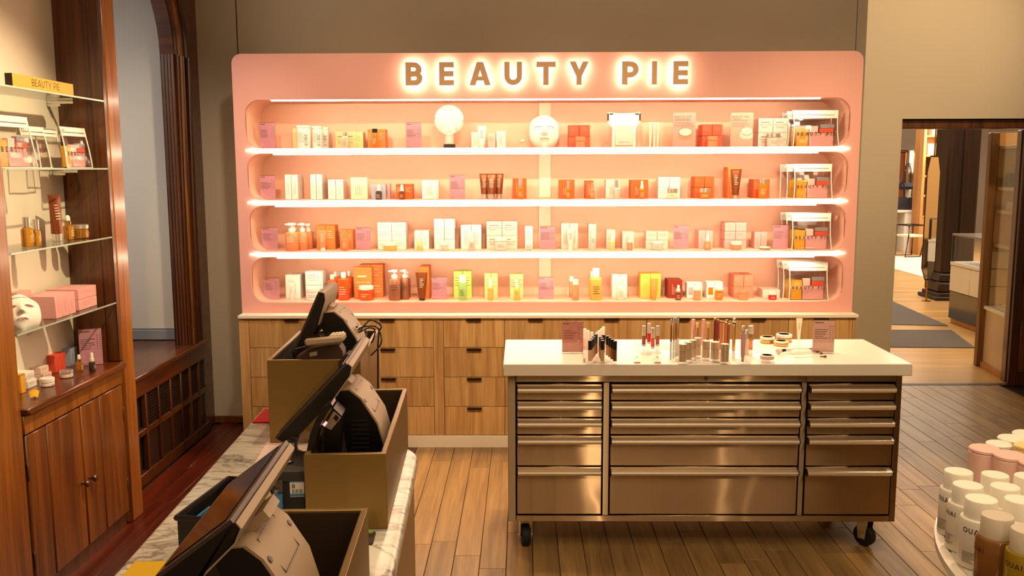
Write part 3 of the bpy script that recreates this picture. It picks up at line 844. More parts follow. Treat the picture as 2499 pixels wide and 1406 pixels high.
def tray(label, x0, x1, y0, y1, zt_, t=.012, z0=ZD + .0005):
    b = thing('terminal_box', label, 'box', Mdesk @ Vector(((x0 + x1) / 2, (y0 + y1) / 2, z0)), DROT, group='open bronze boxes on the cash desk')
    w, l, h = (x1 - x0) / 2, (y1 - y0) / 2, zt_ - z0
    ob('front_panel', MB().box(-w, w, -l, -l + t, 0, h, .001), M_box, b)
    ob('rear_panel', MB().box(-w, w, l - t, l, 0, h, .001), M_box, b)
    ob('side_panel', MB().box(-w, -w + t, -l + t, l - t, 0, h, .001), M_box, b)
    ob('side_panel', MB().box(w - t, w, -l + t, l - t, 0, h, .001), M_box, b)
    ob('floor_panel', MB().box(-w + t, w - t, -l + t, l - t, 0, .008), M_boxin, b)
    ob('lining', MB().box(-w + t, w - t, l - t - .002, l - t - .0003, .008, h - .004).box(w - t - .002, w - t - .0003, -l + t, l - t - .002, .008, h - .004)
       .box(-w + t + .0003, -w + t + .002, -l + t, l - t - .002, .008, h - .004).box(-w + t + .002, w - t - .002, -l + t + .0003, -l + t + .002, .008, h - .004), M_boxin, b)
    return b
# middle box
mb0 = D(943, 1291, ZD); zmid = atY(942, 1107, (Mdesk @ mb0).y).z
ml = D(745, 1103, zmid); mr = D(942, 1107, zmid); mf = D(993, 948, zmid)
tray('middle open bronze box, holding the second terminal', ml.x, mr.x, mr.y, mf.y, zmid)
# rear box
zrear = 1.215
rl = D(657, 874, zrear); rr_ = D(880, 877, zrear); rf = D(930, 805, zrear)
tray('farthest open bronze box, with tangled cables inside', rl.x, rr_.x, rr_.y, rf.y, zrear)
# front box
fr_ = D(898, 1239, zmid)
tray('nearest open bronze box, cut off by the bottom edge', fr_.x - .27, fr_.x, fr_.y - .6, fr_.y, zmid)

# ------------------------------------------------------------------ point-of-sale terminals
M_posgrey = mat('warm_grey_plastic', rgb(176, 150, 122), .5, var=.03)
M_posdark = mat('terminal_black', rgb(20, 13, 11), .35, var=.1)
M_bezel = mat('dark_bezel', rgb(70, 52, 42), .4)
M_screen = mat('dark_screen_glass', rgb(28, 22, 20), .08, var=.0)
def terminal(label, base, ang, wY, hS, apex, name='pos_terminal', ss=1.0, so=0.0):
    """base: world point at the box floor below the stand; screen faces -X; apex: (x,z) of hinge in local coordinates"""
    t = thing(name, label, 'terminal', base, DROT, group='touch screen tills on the cash desk')
    ax, az = apex
    a = math.radians(ang)
    ux, uz = math.cos(a), math.sin(a)           # up along the screen (towards +X)
    nx, nz = uz, -ux                            # back normal (+X, -Z)
    def S(u, n): return (ax + ux * u + nx * n, az + uz * u + nz * n)
    lo, hi = -hS * .62, hS * .38
    slab = [S(lo, .0), S(lo + .004, .016), S(lo + .05, .034), S(hi - .10, .034), S(hi - .02, .022), S(hi, .012), S(hi, .0)]
    hw = wY / 2
    ob('screen_housing', MB().prism(slab, -hw, hw, axis=1), M_posdark, t)
    ob('rear_cover', MB().prism([S(hi - .10, .0345), S(hi - .018, .0235), S(hi + .001, .0125), S(hi + .001, .002), S(hi + .003, .002), S(hi + .003, .014), S(hi - .017, .026), S(hi - .10, .038)], -hw + .002, hw - .002, axis=1), M_posgrey, t)
    ob('bezel', MB().prism([S(lo, -.006), S(lo, -.0002), S(hi, -.0002), S(hi, -.006)], -hw, hw, axis=1), M_bezel, t)
    ob('screen_glass', MB().prism([S(lo + .012, -.008), S(lo + .012, -.0062), S(hi - .012, -.0062), S(hi - .012, -.008)], -hw + .014, hw - .014, axis=1), M_screen, t)
    # hinge and leaning stand
    h0 = S(0.0, .036)
    ob('hinge', MB().prism([S(-.02, .034), S(.03, .034), S(.03, .05), S(-.02, .052)], -.035, .035, axis=1), M_posgrey, t)
    sw = .085
    sx0, sz0 = S(.0, .055)
    fx = sx0 + .10
    sx0 += so
    prof = [(sx0 - .035, sz0 - .012), (sx0 - .015, sz0 + .018), (sx0 + .015, sz0 + .02), (sx0 + .045, sz0 - .005), (sx0 + .085, sz0 - .07), (sx0 + .105, sz0 - .14), (sx0 + .11, .006), (sx0 + .02, .006), (sx0 - .0, sz0 - .09)]
    prof = [(sx0 + (x - sx0) * ss, z if z < .01 else sz0 + (z - sz0) * ss - .03 * (1 - ss) / .25) for x, z in prof]
    ob('stand', MB().prism(prof, -sw, sw, axis=1), M_posdark, t)
    q = [prof[1], prof[2], prof[3], prof[4], prof[5], (prof[6][0], .02)]
    cov = MB()
    off = [(x + .004, z + .003) for x, z in q]
    ring = q + off[::-1]
    cov.prism(ring, -sw - .001, sw + .001, axis=1)
    c = ob('stand_cover', cov.mesh('stand_cover', True, 62), M_posgrey, t)
    # hatch outline and screw holes on the cover
    def C(k, f, y, o=.0045):
        x = off[k][0] + (off[k + 1][0] - off[k][0]) * f; z = off[k][1] + (off[k + 1][1] - off[k][1]) * f
        return Vector((x + .0007, y, z + .0007))
    ht = MB()
    pp = [C(1, .3, -.05), C(2, .7, -.05), C(2, .7, .05), C(1, .3, .05)]
    ht.tube(pp, .0011, 4, closed=True)
    ob('hatch_line', ht, M_posdark, c)
    for y in (-.07, .07):
        p = C(2, .15, y)
        ob('screw_hole', MB().lathe([(0, 0), (.006, 0), (.006, .001), (0, .001)], 10, M=Matrix.Translation(p) @ Matrix.Rotation(math.radians(50), 4, 'Y')), M_posdark, c)
    vt = MB()
    for k in range(8):
        z = sz0 - .06 - k * .012
        vt.box(sx0 + .02, sx0 + .065, -sw - .0015, -sw, z - .002, z + .002)
    ob('vents', vt, M_rubber, t)
    return t
def term_at(label, near_top, near_bot, far_top, zbase, Yn, Yf_, ss=1.0, so=0.0):
    a, b = atY(*near_top, Yn), atY(*near_bot, Yn)
    dx, dz = a.x - b.x, a.z - b.z
    ang = math.degrees(math.atan2(dz, dx)); h = math.hypot(dx, dz)
    wY = Yf_ - Yn
    mid = (a + b) / 2 + Vector((0, wY / 2, 0))
    ax = a.x - (dx) * .38; az = a.z - dz * .38
    base = Vector((ax, mid.y, zbase))
    return terminal(label, base, ang, wY, h, (0, az - zbase), ss=ss, so=so)
term_at('farthest till screen, rising in front of the pink display unit', (776, 714), (717, 852), (827, 690), ZD + .01, 2.86, 3.13)
term_at('middle till screen, tilted back over the open bronze box', (838, 890), (668, 1070), (878, 822), ZD + .01, 2.15, 2.51)
term_at('nearest till screen, large in the lower left foreground', (552, 1278), (372, 1412), (688, 1080), ZD + .01, 1.16, 1.52, .84, -.02)
# ------------------------------------------------------------------ product materials
def pm(n, c, r=.45, **k): return mat('pack_' + n, rgb(*c), r, var=.03, **k)
P_white = pm('white', (246, 240, 230)); P_cream = pm('cream', (240, 226, 200)); P_blush = pm('blush', (240, 208, 196))
P_pink = pm('pink', (232, 172, 168)); P_lilac = pm('lilac_card', (222, 160, 178), .35); P_orange = pm('orange', (226, 128, 62))
P_deep = pm('deep_orange', (208, 92, 34)); P_red = pm('coral_red', (232, 84, 54)); P_coral = pm('coral', (224, 132, 104))
P_green = pm('lime', (184, 222, 110)); P_olive = pm('pale_olive', (214, 204, 150)); P_yellow = pm('yellow', (240, 196, 88))
P_pyel = pm('pale_yellow', (244, 214, 150)); P_dred = pm('dark_red', (134, 40, 18)); P_blue = pm('blue_grey', (164, 176, 196))
P_grey = pm('grey', (150, 146, 150)); P_gold = pm('golden', (232, 170, 40), .35)
B_amber = pm('amber_glass', (214, 124, 28), .12, coat=.5); B_bronze = pm('bronze', (126, 66, 32), .3, metal=.35)
B_brown = pm('rose_brown', (150, 100, 74), .35, metal=.3); B_orange = pm('orange_bottle', (224, 92, 34), .15, coat=.4)
B_white = pm('white_plastic', (246, 240, 230), .3); B_peach = pm('peach_bottle', (238, 196, 168), .25)
B_dark = pm('smoke_glass', (74, 62, 56), .15); B_black = pm('black_cap', (30, 22, 20), .3); B_silver = mat('pack_silver', rgb(226, 216, 204), .3, .8, var=0)
B_gold = mat('pack_gold', rgb(222, 176, 112), .2, 1.0, var=0); B_green = pm('green_bottle', (160, 206, 124), .25); B_yell = pm('yellow_bottle', (238, 190, 96), .25)
B_red = pm('red_jar', (214, 40, 34), .2); B_salmon = pm('salmon_jar', (232, 150, 110), .3); B_tubor = pm('orange_tube', (228, 150, 70), .35)
B_terra = pm('terracotta', (222, 140, 92), .35)
INK = pm('ink', (70, 48, 40), .6); INKL = pm('ink_pale', (250, 225, 205), .6); INKM = pm('ink_soft', (176, 138, 118), .6)
M_film = film('clear_film', (.97, .96, .95), gloss=.10, rough=.12, fres=False)
M_acry = film('clear_acrylic', (.97, .97, .97), gloss=.06, rough=.03, fres=False)
SHN = ['top shelf', 'second shelf', 'third shelf', 'bottom shelf']
Z4 = [r[0] + .0006 for r in ROWS]
YCT, YJR = 5.93, 5.83
def slot(row, x0, x1, yt, Y):
    ymid = (yt + ROWPX[row][1]) / 2
    a, b = atY(x0, ymid, Y), atY(x1, ymid, Y)
    xm = (a.x + b.x) / 2
    return xm, b.x - a.x, atY((x0 + x1) / 2, yt, Y).z - Z4[row], Z4[row]
def front_print(par, w, h, y, style, seed, ink):
    m = MB(); fn = lambda u, v, d: (u, y - .0004, v)
    if style == 'block': rows_of_print(m, -w * .36, w * .36, h * .45, h * .8, 4, seed, fn)
    elif style == 'word':
        rows_of_print(m, -w * .3, w * .3, h * .66, h * .76, 1, seed, fn, .8)
        s = 'HEALTHY SKIN'; hh = w * .76 / text_w(s, .2, .3)
        lettering(m, s, lambda u, v, d: (u, y - .0004, v + h * .5), hh, .2, .3)
        rows_of_print(m, -w * .3, w * .3, h * .3, h * .44, 2, seed + 1, fn, .5)
    elif style == 'vert':
        fn2 = lambda u, v, d: (v, y - .0004, u)
        rows_of_print(m, h * .2, h * .8, -w * .25, w * .2, 4, seed, fn2)
    elif style == 'card':
        rows_of_print(m, -w * .42, w * .0, h * .9, h * .95, 1, seed, fn, .9)
        rows_of_print(m, -w * .42, w * .2, h * .42, h * .74, 6, seed, fn, .5)
        rows_of_print(m, w * .26, w * .32, h * .42, h * .84, 7, seed + 3, fn, .5)
        rows_of_print(m, w * .38, w * .44, h * .42, h * .84, 7, seed + 4, fn, .5)
        rows_of_print(m, -w * .42, -w * .1, h * .03, h * .06, 1, seed, fn, .6)
    if m.v: ob('printed_text', m, ink, par)
_seed = [0]
def carton_at(loc, w, d, h, m, label, style='block', ink=None, rotz=0, group=None, name='carton', grp=None):
    """origin at front bottom centre; depth runs +Y"""
    o = ob(name, MB().box(-w / 2, w / 2, 0, d, 0, h, .0012), m, None, loc, (0, 0, rotz))
    _seed[0] += 1
    if style: front_print(o, w, h, 0, style, _seed[0], ink or INKM)
    tag(o, label, 'box', group)
    return o
def carton(row, x0, x1, yt, m, label, depth=.12, Y=YCT, style='block', ink=None, group=None):
    xm, w, h, z = slot(row, x0, x1, yt, Y)
    return carton_at((xm, Y, z), w, depth, h, m, label, style, ink, 0, group)
POSR = {1: [''], 2: ['upper', 'lower'], 3: ['top', 'middle', 'bottom']}
POSC = {1: [''], 2: ['left', 'right'], 3: ['left', 'centre', 'right']}
def grid(row, x0, x1, yt, nc, nr, m, desc, depth=.12, Y=YCT, style='block', ink=None):
    xm, w, h, z = slot(row, x0, x1, yt, Y)
    g = 'cartons ' + desc
    for r in range(nr):
        for c in range(nc):
            cw, ch = w / nc, h / nr
            lab = ' '.join(t for t in (POSR[nr][r], POSC[nc][c]) if t) + ' ' + desc
            carton_at((xm - w / 2 + cw * (c + .5), Y + (c % 2) * .002, z + ch * (nr - 1 - r) + (nr - 1 - r) * .0003), cw - .0025, depth, ch - .0012, m, lab.strip(), style, ink, 0, g)
def card(row, x0, x1, yt, label, Y=5.90):
    xm, w, h, z = slot(row, x0, x1, yt, Y)
    return card_at((xm, Y, z), w, h, label)
def card_at(loc, w, h, label, rotz=0, m=None):
    t = thing('price_card', label, 'sign', loc, rotz, group='pink price cards')
    _seed[0] += 1
    ob('card', MB().box(-w / 2 + .002, w / 2 - .002, .003, .005, .002, h - .003), m or P_lilac, t)
    front_print(t, w, h, .0028, 'card', _seed[0], INK)
    ob('acrylic_holder', MB().box(-w / 2, w / 2, 0, .002, 0, h, .0003).box(-w / 2, w / 2, .006, .014, 0, h, .0008), M_acry, t)
    ob('top_edge', MB().box(-w / 2, w / 2, .0021, .0059, h - .0025, h), B_brown, t)
    return t
def lathe_thing(name, label, cat, loc, parts, n=20, group=None, sy=1.0, rotz=0):
    t = thing(name, label, cat, loc, rotz, group)
    for pn, prof, m in parts: ob(pn, MB().lathe(prof, n, sy=sy), m, t)
    return t
def rnd_prof(r, z0, z1, e=.003):
    e = min(e, r * .4, (z1 - z0) * .4)
    return [(0, z0), (r - e, z0), (r, z0 + e), (r, z1 - e), (r - e, z1), (0, z1)]
def band(t, r, z0, z1, m, a0=-150, a1=-30, n=8, sy=1.0, name='label'):
    mb = MB(); pts = []
    for z in (z0, z1): pts.append([((r + .0004) * math.cos(math.radians(a0 + (a1 - a0) * i / n)), (r + .0004) * math.sin(math.radians(a0 + (a1 - a0) * i / n)) * sy, z) for i in range(n + 1)])
    for i in range(n): mb.quad(pts[0][i], pts[0][i + 1], pts[1][i + 1], pts[1][i])
    return ob(name, mb, m, t)
def micro(t, r, z0, z1, ink, n=3, sy=1.0):
    _seed[0] += 1; m = MB()
    fn = lambda u, v, d: ((r + .0005) * math.sin(u), -(r + .0005) * math.cos(u) * sy, v)
    rows_of_print(m, -.6, .6, z0, z1, n, _seed[0], fn, .5)
    ob('printed_text', m, ink, t)
def jar(row, x0, x1, yt, body, lid, label, Y=YJR, lf=.42, glass=False):
    xm, w, h, z = slot(row, x0, x1, yt, Y); return jar_at((xm, Y + w / 2, z), w / 2, h, body, lid, label, lf)
def jar_at(loc, r, h, body, lid, label, lf=.42, rotz=0):
    zb_ = h * (1 - lf)
    t = lathe_thing('cosmetic_jar', label, 'jar', loc, [('body', rnd_prof(r * .97, 0, zb_ - .0005, .004), body), ('lid', rnd_prof(r, zb_, h, .002), lid)], 24, rotz=rotz)
    micro(t, r * .97, zb_ * .3, zb_ * .7, INKL if body in (B_amber, B_orange, B_red, B_bronze) else INKM, 2); return t
def dropper(row, x0, x1, yt, body, label, Y=YJR, bf=.55, col2=None):
    xm, w, h, z = slot(row, x0, x1, yt, Y); return dropper_at((xm, Y + w / 2, z), w / 2, h, body, label, bf, col2)
def dropper_at(loc, r, h, body, label, bf=.55, collar=None, rotz=0):
    b = h * bf; c = h * .17
    t = lathe_thing('dropper_bottle', label, 'bottle', loc, [
        ('body', [(0, 0), (r * .92, 0), (r, r * .12), (r, b - r * .35), (r * .6, b), (0, b)], body),
        ('collar', rnd_prof(r * .62, b, b + c, .001), collar or B_white),
        ('bulb', [(0, b + c), (r * .45, b + c), (r * .45, h - r * .5), (r * .28, h - r * .08), (0, h)], B_white)], 18, rotz=rotz)
    micro(t, r, b * .2, b * .65, INKL if body not in (B_white, B_peach) else INKM, 4); return t
def capped(row, x0, x1, yt, body, cap, label, Y=YJR, cf=.3, cr=.7, name='bottle', ink=None):
    xm, w, h, z = slot(row, x0, x1, yt, Y); return capped_at((xm, Y + w / 2, z), w / 2, h, body, cap, label, cf, cr, name, ink)
def capped_at(loc, r, h, body, cap, label, cf=.3, cr=.7, name='cosmetic_bottle', ink=None, rotz=0):
    b = h * (1 - cf)
    t = lathe_thing(name if name != 'bottle' else 'cosmetic_bottle', label, 'bottle', loc, [
        ('body', [(0, 0), (r * .92, 0), (r, r * .12), (r, b - r * .3), (r * min(.95, cr + .1), b), (0, b)], body),
        ('cap', rnd_prof(r * cr, b + .0002, h, .0015), cap)], 20, rotz=rotz)
    micro(t, r, b * .25, b * .65, ink or INKL, 4); return t
def pump(row, x0, x1, yt, body, label, Y=YJR, pf=.32, ink=None):
    xm, w, h, z = slot(row, x0, x1, yt, Y); r = w / 2; b = h * (1 - pf)
    t = lathe_thing('pump_bottle', label, 'bottle', (xm, Y + r, z), [
        ('body', [(0, 0), (r * .93, 0), (r, r * .1), (r, b - r * .22), (r * .85, b - r * .02), (r * .5, b), (0, b)], body),
        ('collar', rnd_prof(r * .5, b, b + h * pf * .4, .001), B_white)], 22)
    p = MB().lathe([(r * .2, b + h * pf * .4), (r * .2, b + h * pf * .7)], 10)
    p.box(-r * .5, r * .45, -r * .32, r * .32, b + h * pf * .68, h, .003).box(-r * 1.0, -r * .45, -r * .16, r * .16, b + h * pf * .74, h - h * pf * .08, .002)
    ob('pump_head', p, B_white, t)
    micro(t, r, b * .45, b * .75, ink or INKL, 3); return t
def tube_mesh(w0, w1, d0, h, zc):
    rings = []; n = 20
    for k in range(7):
        f = k / 6; z = zc + (h - zc) * f
        hw = w0 / 2 + (w1 - w0) / 2 * f; hd = d0 / 2 * (1 - f) ** .8 + .0012
        rings.append([(hw * math.cos(2 * math.pi * i / n), hd * math.sin(2 * math.pi * i / n), z) for i in range(n)])
    return MB().loft(rings)
def tube(row, x0, x1, yt, body, cap, label, Y=YJR, taper=.66, capf=.16, ink=None):
    xm, w, h, z = slot(row, x0, x1, yt, Y); return tube_at((xm, Y + w * taper / 2, z), w, h, body, cap, label, taper, capf, ink)
def tube_at(loc, w, h, body, cap, label, taper=.66, capf=.16, ink=None, rotz=0):
    t = thing('squeeze_tube', label, 'tube', loc, rotz)
    zc = h * capf; w0 = w * taper
    ob('tube_body', tube_mesh(w0, w, w0 * .9, h * .965, zc), body, t)
    ob('crimp', MB().box(-w / 2, w / 2, -.0014, .0014, h * .96, h), body, t)
    ob('cap', MB().lathe(rnd_prof(w0 * .42, 0, zc, .001), 16), cap, t)
    m = MB(); _seed[0] += 1
    rows_of_print(m, -w0 * .28, w0 * .3, h * .45, h * .8, 6, _seed[0], lambda u, v, d: (u, -w0 * .45 * (1 - (v - zc) / (h - zc)) ** .8 - .0022, v), .5)
    ob('printed_text', m, ink or INKL, t); return t
def pouch_at(loc, w, h, label, rotz=0, fill=True, where='', tilt=0.0, full=True):
    """clear zip pouch; origin bottom centre of the front, depth runs +Y"""
    t = thing('clear_pouch', label, 'pouch', loc, rotz, group='clear zip pouches')
    d = .36 * h; nx, nz = 8, 8
    def Fp(u, v):   # front sheet
        bul = math.sin(math.pi * v) * .10 * h
        return (w * (u - .5) * (1 - .06 * math.sin(math.pi * v)), -bul * math.sin(math.pi * u) * .6 + (d * .42) * v ** 1.3 - .0 + .002 * math.sin(9 * u + 5 * v), h * v)
    def Bp(u, v): return (w * (u - .5), d * (1 - .5 * v ** 1.3), h * v)
    m = MB()
    for a in range(nx):
        for b in range(nz):
            u0, u1, v0, v1 = a / nx, (a + 1) / nx, b / nz * .78, (b + 1) / nz * .78
            m.quad(Fp(u0, v0), Fp(u1, v0), Fp(u1, v1), Fp(u0, v1))
    for s in (0, 1): m.add([Fp(s, v / 8) for v in range(9)] + [Bp(s, v / 8) for v in range(9)], [(i, i + 1, i + 10, i + 9) for i in range(8)])
    me = m.mesh('film'); ob('film', me, M_film, t)
    bd = MB()
    for k in range(6):
        u0, u1 = k / 6, (k + 1) / 6
        for v0, v1 in ((.78, .9), (.9, 1.0)):
            f = lambda u, v: tuple(Vector(Fp(u, v)) + Vector((0, -.001, 0)))
            bd.quad(f(u0, v0), f(u1, v0), f(u1, v1), f(u0, v1))
    for k in range(6):
        u0, u1 = k / 6, (k + 1) / 6
        bd.quad(Bp(u0, .78), Bp(u1, .78), Bp(u1, 1.0), Bp(u0, 1.0)); bd.quad(Fp(u0, 1), Fp(u1, 1), Bp(u1, 1), Bp(u0, 1))
    ob('zip_band', bd, P_white, t)
    ob('zip', MB().tube([Vector(Fp(.12 + .8 * k / 8, .87)) + Vector((0, -.003, 0)) for k in range(9)], .0016, 5), P_grey, t)
    ob('binding', MB().tube([Fp(0, k / 8) for k in range(9)], .0032, 6).tube([Fp(1, k / 8) for k in range(9)], .0032, 6)
       .tube([Fp(k / 8, 0.0) for k in range(9)], .0025, 6), P_white, t)
    rp = Vector(Fp(.05, .9)) + Vector((0, -.006, 0))
    ob('ring', MB().tube([rp + Vector((.008 * math.cos(a), 0, .008 * math.sin(a))) for a in [math.pi * 2 * i / 12 for i in range(12)]], .0014, 5, closed=True), B_silver, t)
    if full:
        m = MB(); s = 'BEAUTY PIE'; hh = w * .88 / text_w(s, .2, .55)
        def tf(u, v, dd):
            q = Fp(u / w + .5, (v + h * .30) / h); return (q[0], q[1] - .0012, q[2])
        T_ = text_w(s, .2, .55)
        for wd2, of in (('BEAUTY', -T_ / 2 + text_w('BEAUTY', .2, .55) / 2), ('PIE', T_ / 2 - text_w('PIE', .2, .55) / 2)):
            ob('printed_word', lettering(MB(), wd2, lambda u, v, dd: tf(u + of * hh, v, dd), hh, .2, .55), INK, t)
    if fill:
        Mt = Matrix.Translation(loc) @ Matrix.Rotation(rotz, 4, 'Z')
        items = [(-.40, -.15, .0, .52, P_gold, 'yellow carton'), (-.13, .40, .0, .36, P_pink, 'pink carton')]
        if full: items += [(-.12, .06, .365, .56, P_blush, 'small white carton'), (.10, .40, .365, .49, P_red, 'flat red carton'), (.12, .42, .492, .60, P_grey, 'grey carton')]
        for a, b, z0, z1, mm, nm in items:
            p = Mt @ Vector((w * (a + b) / 2, d * .3, h * z0 + .0035))
            carton_at(p, w * (b - a), d * .3, h * (z1 - z0) - .001, mm, f'{nm} inside the {where}', None, None, rotz, 'cartons inside pouches')
    return t

# ------------------------------------------------------------------ display products, top shelf
card(0, 633, 672, 299, 'lilac price card at the left end of the top shelf')
xm, w, h, z = slot(0, 714, 726, 313, 6.0)
carton_at((xm + .02, 6.0, z), .07, .07, h, P_pyel, 'yellowish carton half hidden behind the white lettered tubs', 'block')
for i, (a, b, Y, ln) in enumerate(((721, 754, 5.84, 'left'), (758, 784, 5.88, 'middle'), (776, 796, 5.97, 'right'))):
    xm, w, h, z = slot(0, a, b, 306 + i * 2, Y)
    if i == 2: w *= 1.4
    r = w / 2
    t = lathe_thing('powder_tub', f'{ln} of three white tubs with black vertical lettering, top shelf', 'tub', (xm, Y + r, z),
                    [('body', rnd_prof(r, 0, h * .9, .002), P_white), ('lid', rnd_prof(r * 1.02, h * .9 + .0003, h, .002), B_white)], 26, 'white lettered tubs')
    m = MB(); s = 'CHOC'; hh = h * .5 / text_w(s, .2, .2)
    fn = lambda u, v, d: ((r + .0005) * math.sin((v + r * .15) / r), -(r + .0005) * math.cos((v + r * .15) / r), u + h * .36)
    lettering(m, s, lambda u, v, d: fn(u, -v, d) if False else ((r + .0005) * math.sin((r * .75 - v) / r), -(r + .0005) * math.cos((r * .75 - v) / r), u + h * .38), hh, .2, .2)
    ob('lettering', m, INK, t); micro(t, r, h * .25, h * .7, INKM, 7)
grid(0, 818, 870, 321, 2, 1, P_olive, 'pale olive carton behind the squat clear bottle, top shelf', .12, style='word', ink=INK)
capped(0, 830, 850, 322, P_cream, B_silver, 'squat cream bottle before olive cartons, top shelf', cf=.26, cr=.5, ink=INKM)
carton(0, 870, 886, 322, P_pyel, 'narrow peach carton right of the olive ones, top shelf', .10)
grid(0, 897, 941, 315, 2, 1, P_orange, 'orange carton behind dark-capped amber bottle, top shelf', .10, ink=INKL)
capped(0, 905, 922, 314, B_amber, B_black, 'amber bottle with dark cap before orange cartons, top shelf', cf=.2, cr=.8)
card(0, 990, 1029, 299, 'pink price card left of the round light disc, top shelf')
# round light therapy disc
xm, w, h, z = slot(0, 1061, 1129, 257, 5.86)
t = thing('light_therapy_disc', 'round white light disc on a small black base, top shelf', 'device', (xm, 5.9, z))
ry = Matrix.Rotation(math.pi / 2, 4, 'X')
R1 = w / 2
ob('disc', MB().lathe([(0, -.008), (R1 * .95, -.008), (R1, 0), (R1 * .95, .008), (0, .01)], 36, M=Matrix.Translation((0, 0, h - R1)) @ ry), P_blush, t)
ob('disc_rim', MB().tube([(R1 * math.cos(a), 0, h - R1 + R1 * math.sin(a)) for a in [2 * math.pi * i / 36 for i in range(36)]], .005, 6, closed=True), B_white, t)
zs = atY(1095, 312, 5.86).z - z; R2 = R1 * .5
ob('small_disc', MB().lathe([(0, 0), (R2 * .9, 0), (R2, .008), (R2 * .9, .016), (0, .018)], 30, M=Matrix.Translation((0, -.012, zs)) @ ry), pm('pearl', (222, 206, 206), .3), t)
ob('small_disc_rim', MB().tube([(R2 * math.cos(a), -.026, zs + R2 * math.sin(a)) for a in [2 * math.pi * i / 30 for i in range(30)]], .004, 6, closed=True), B_white, t)
ob('neck', MB().lathe([(.03, .024), (.028, zs - R2 * .6)], 16), P_blush, t)
ob('base', MB().lathe([(0, 0), (.037, 0), (.039, .004), (.039, .021), (.035, .026), (0, .026)], 24), B_black, t)
m = MB(); lettering(m, 'BEAUTY PIE', lambda u, v, d: (u, -.0115, v + h - R1 * .35), .006, .2, .3); ob('lettering', m, INK, t)
carton(0, 1150, 1172, 323, P_white, 'low white carton left of the upright white tube, top shelf', .1, style='vert')
tube(0, 1165, 1187, 307, P_white, B_white, 'upright white tube with dark print, top shelf', Y=5.86, ink=INK)
carton(0, 1190, 1209, 325, P_blush, 'pale blush carton right of the upright white tube', .1, Y=5.97)
carton(0, 1212, 1234, 320, P_white, 'white carton with vertical print left of the face mask', .07, Y=5.9, style='vert', ink=INK)
def crumple(loc, w, h, label, seed):
    r_ = random.Random(seed); m = MB(); vs = []; n = 7
    for i in range(n):
        for j in range(4): vs.append((w * (i / (n - 1) - .5) + r_.uniform(-.004, .004), .05 * j / 3 + r_.uniform(-.004, .004), max(0, h * math.sin(math.pi * i / (n - 1)) * r_.uniform(.25, 1) if 0 < i < n - 1 else 0)))
    m.add(vs, [(i * 4 + j, (i + 1) * 4 + j, (i + 1) * 4 + j + 1, i * 4 + j + 1) for i in range(n - 1) for j in range(3)])
    o = ob('plastic_film', m.mesh('film', False), M_film, None, loc); tag(o, label, 'plastic film'); return o
xm, w, h, z = slot(0, 1258, 1292, 338, 5.84); crumple((xm, 5.84, z), w, h, 'crumpled clear film left of the white face mask', 1)
xm, w, h, z = slot(0, 1466, 1502, 343, 5.82); crumple((xm, 5.82, z), w, h, 'crumpled clear film before the white neck mask', 2)
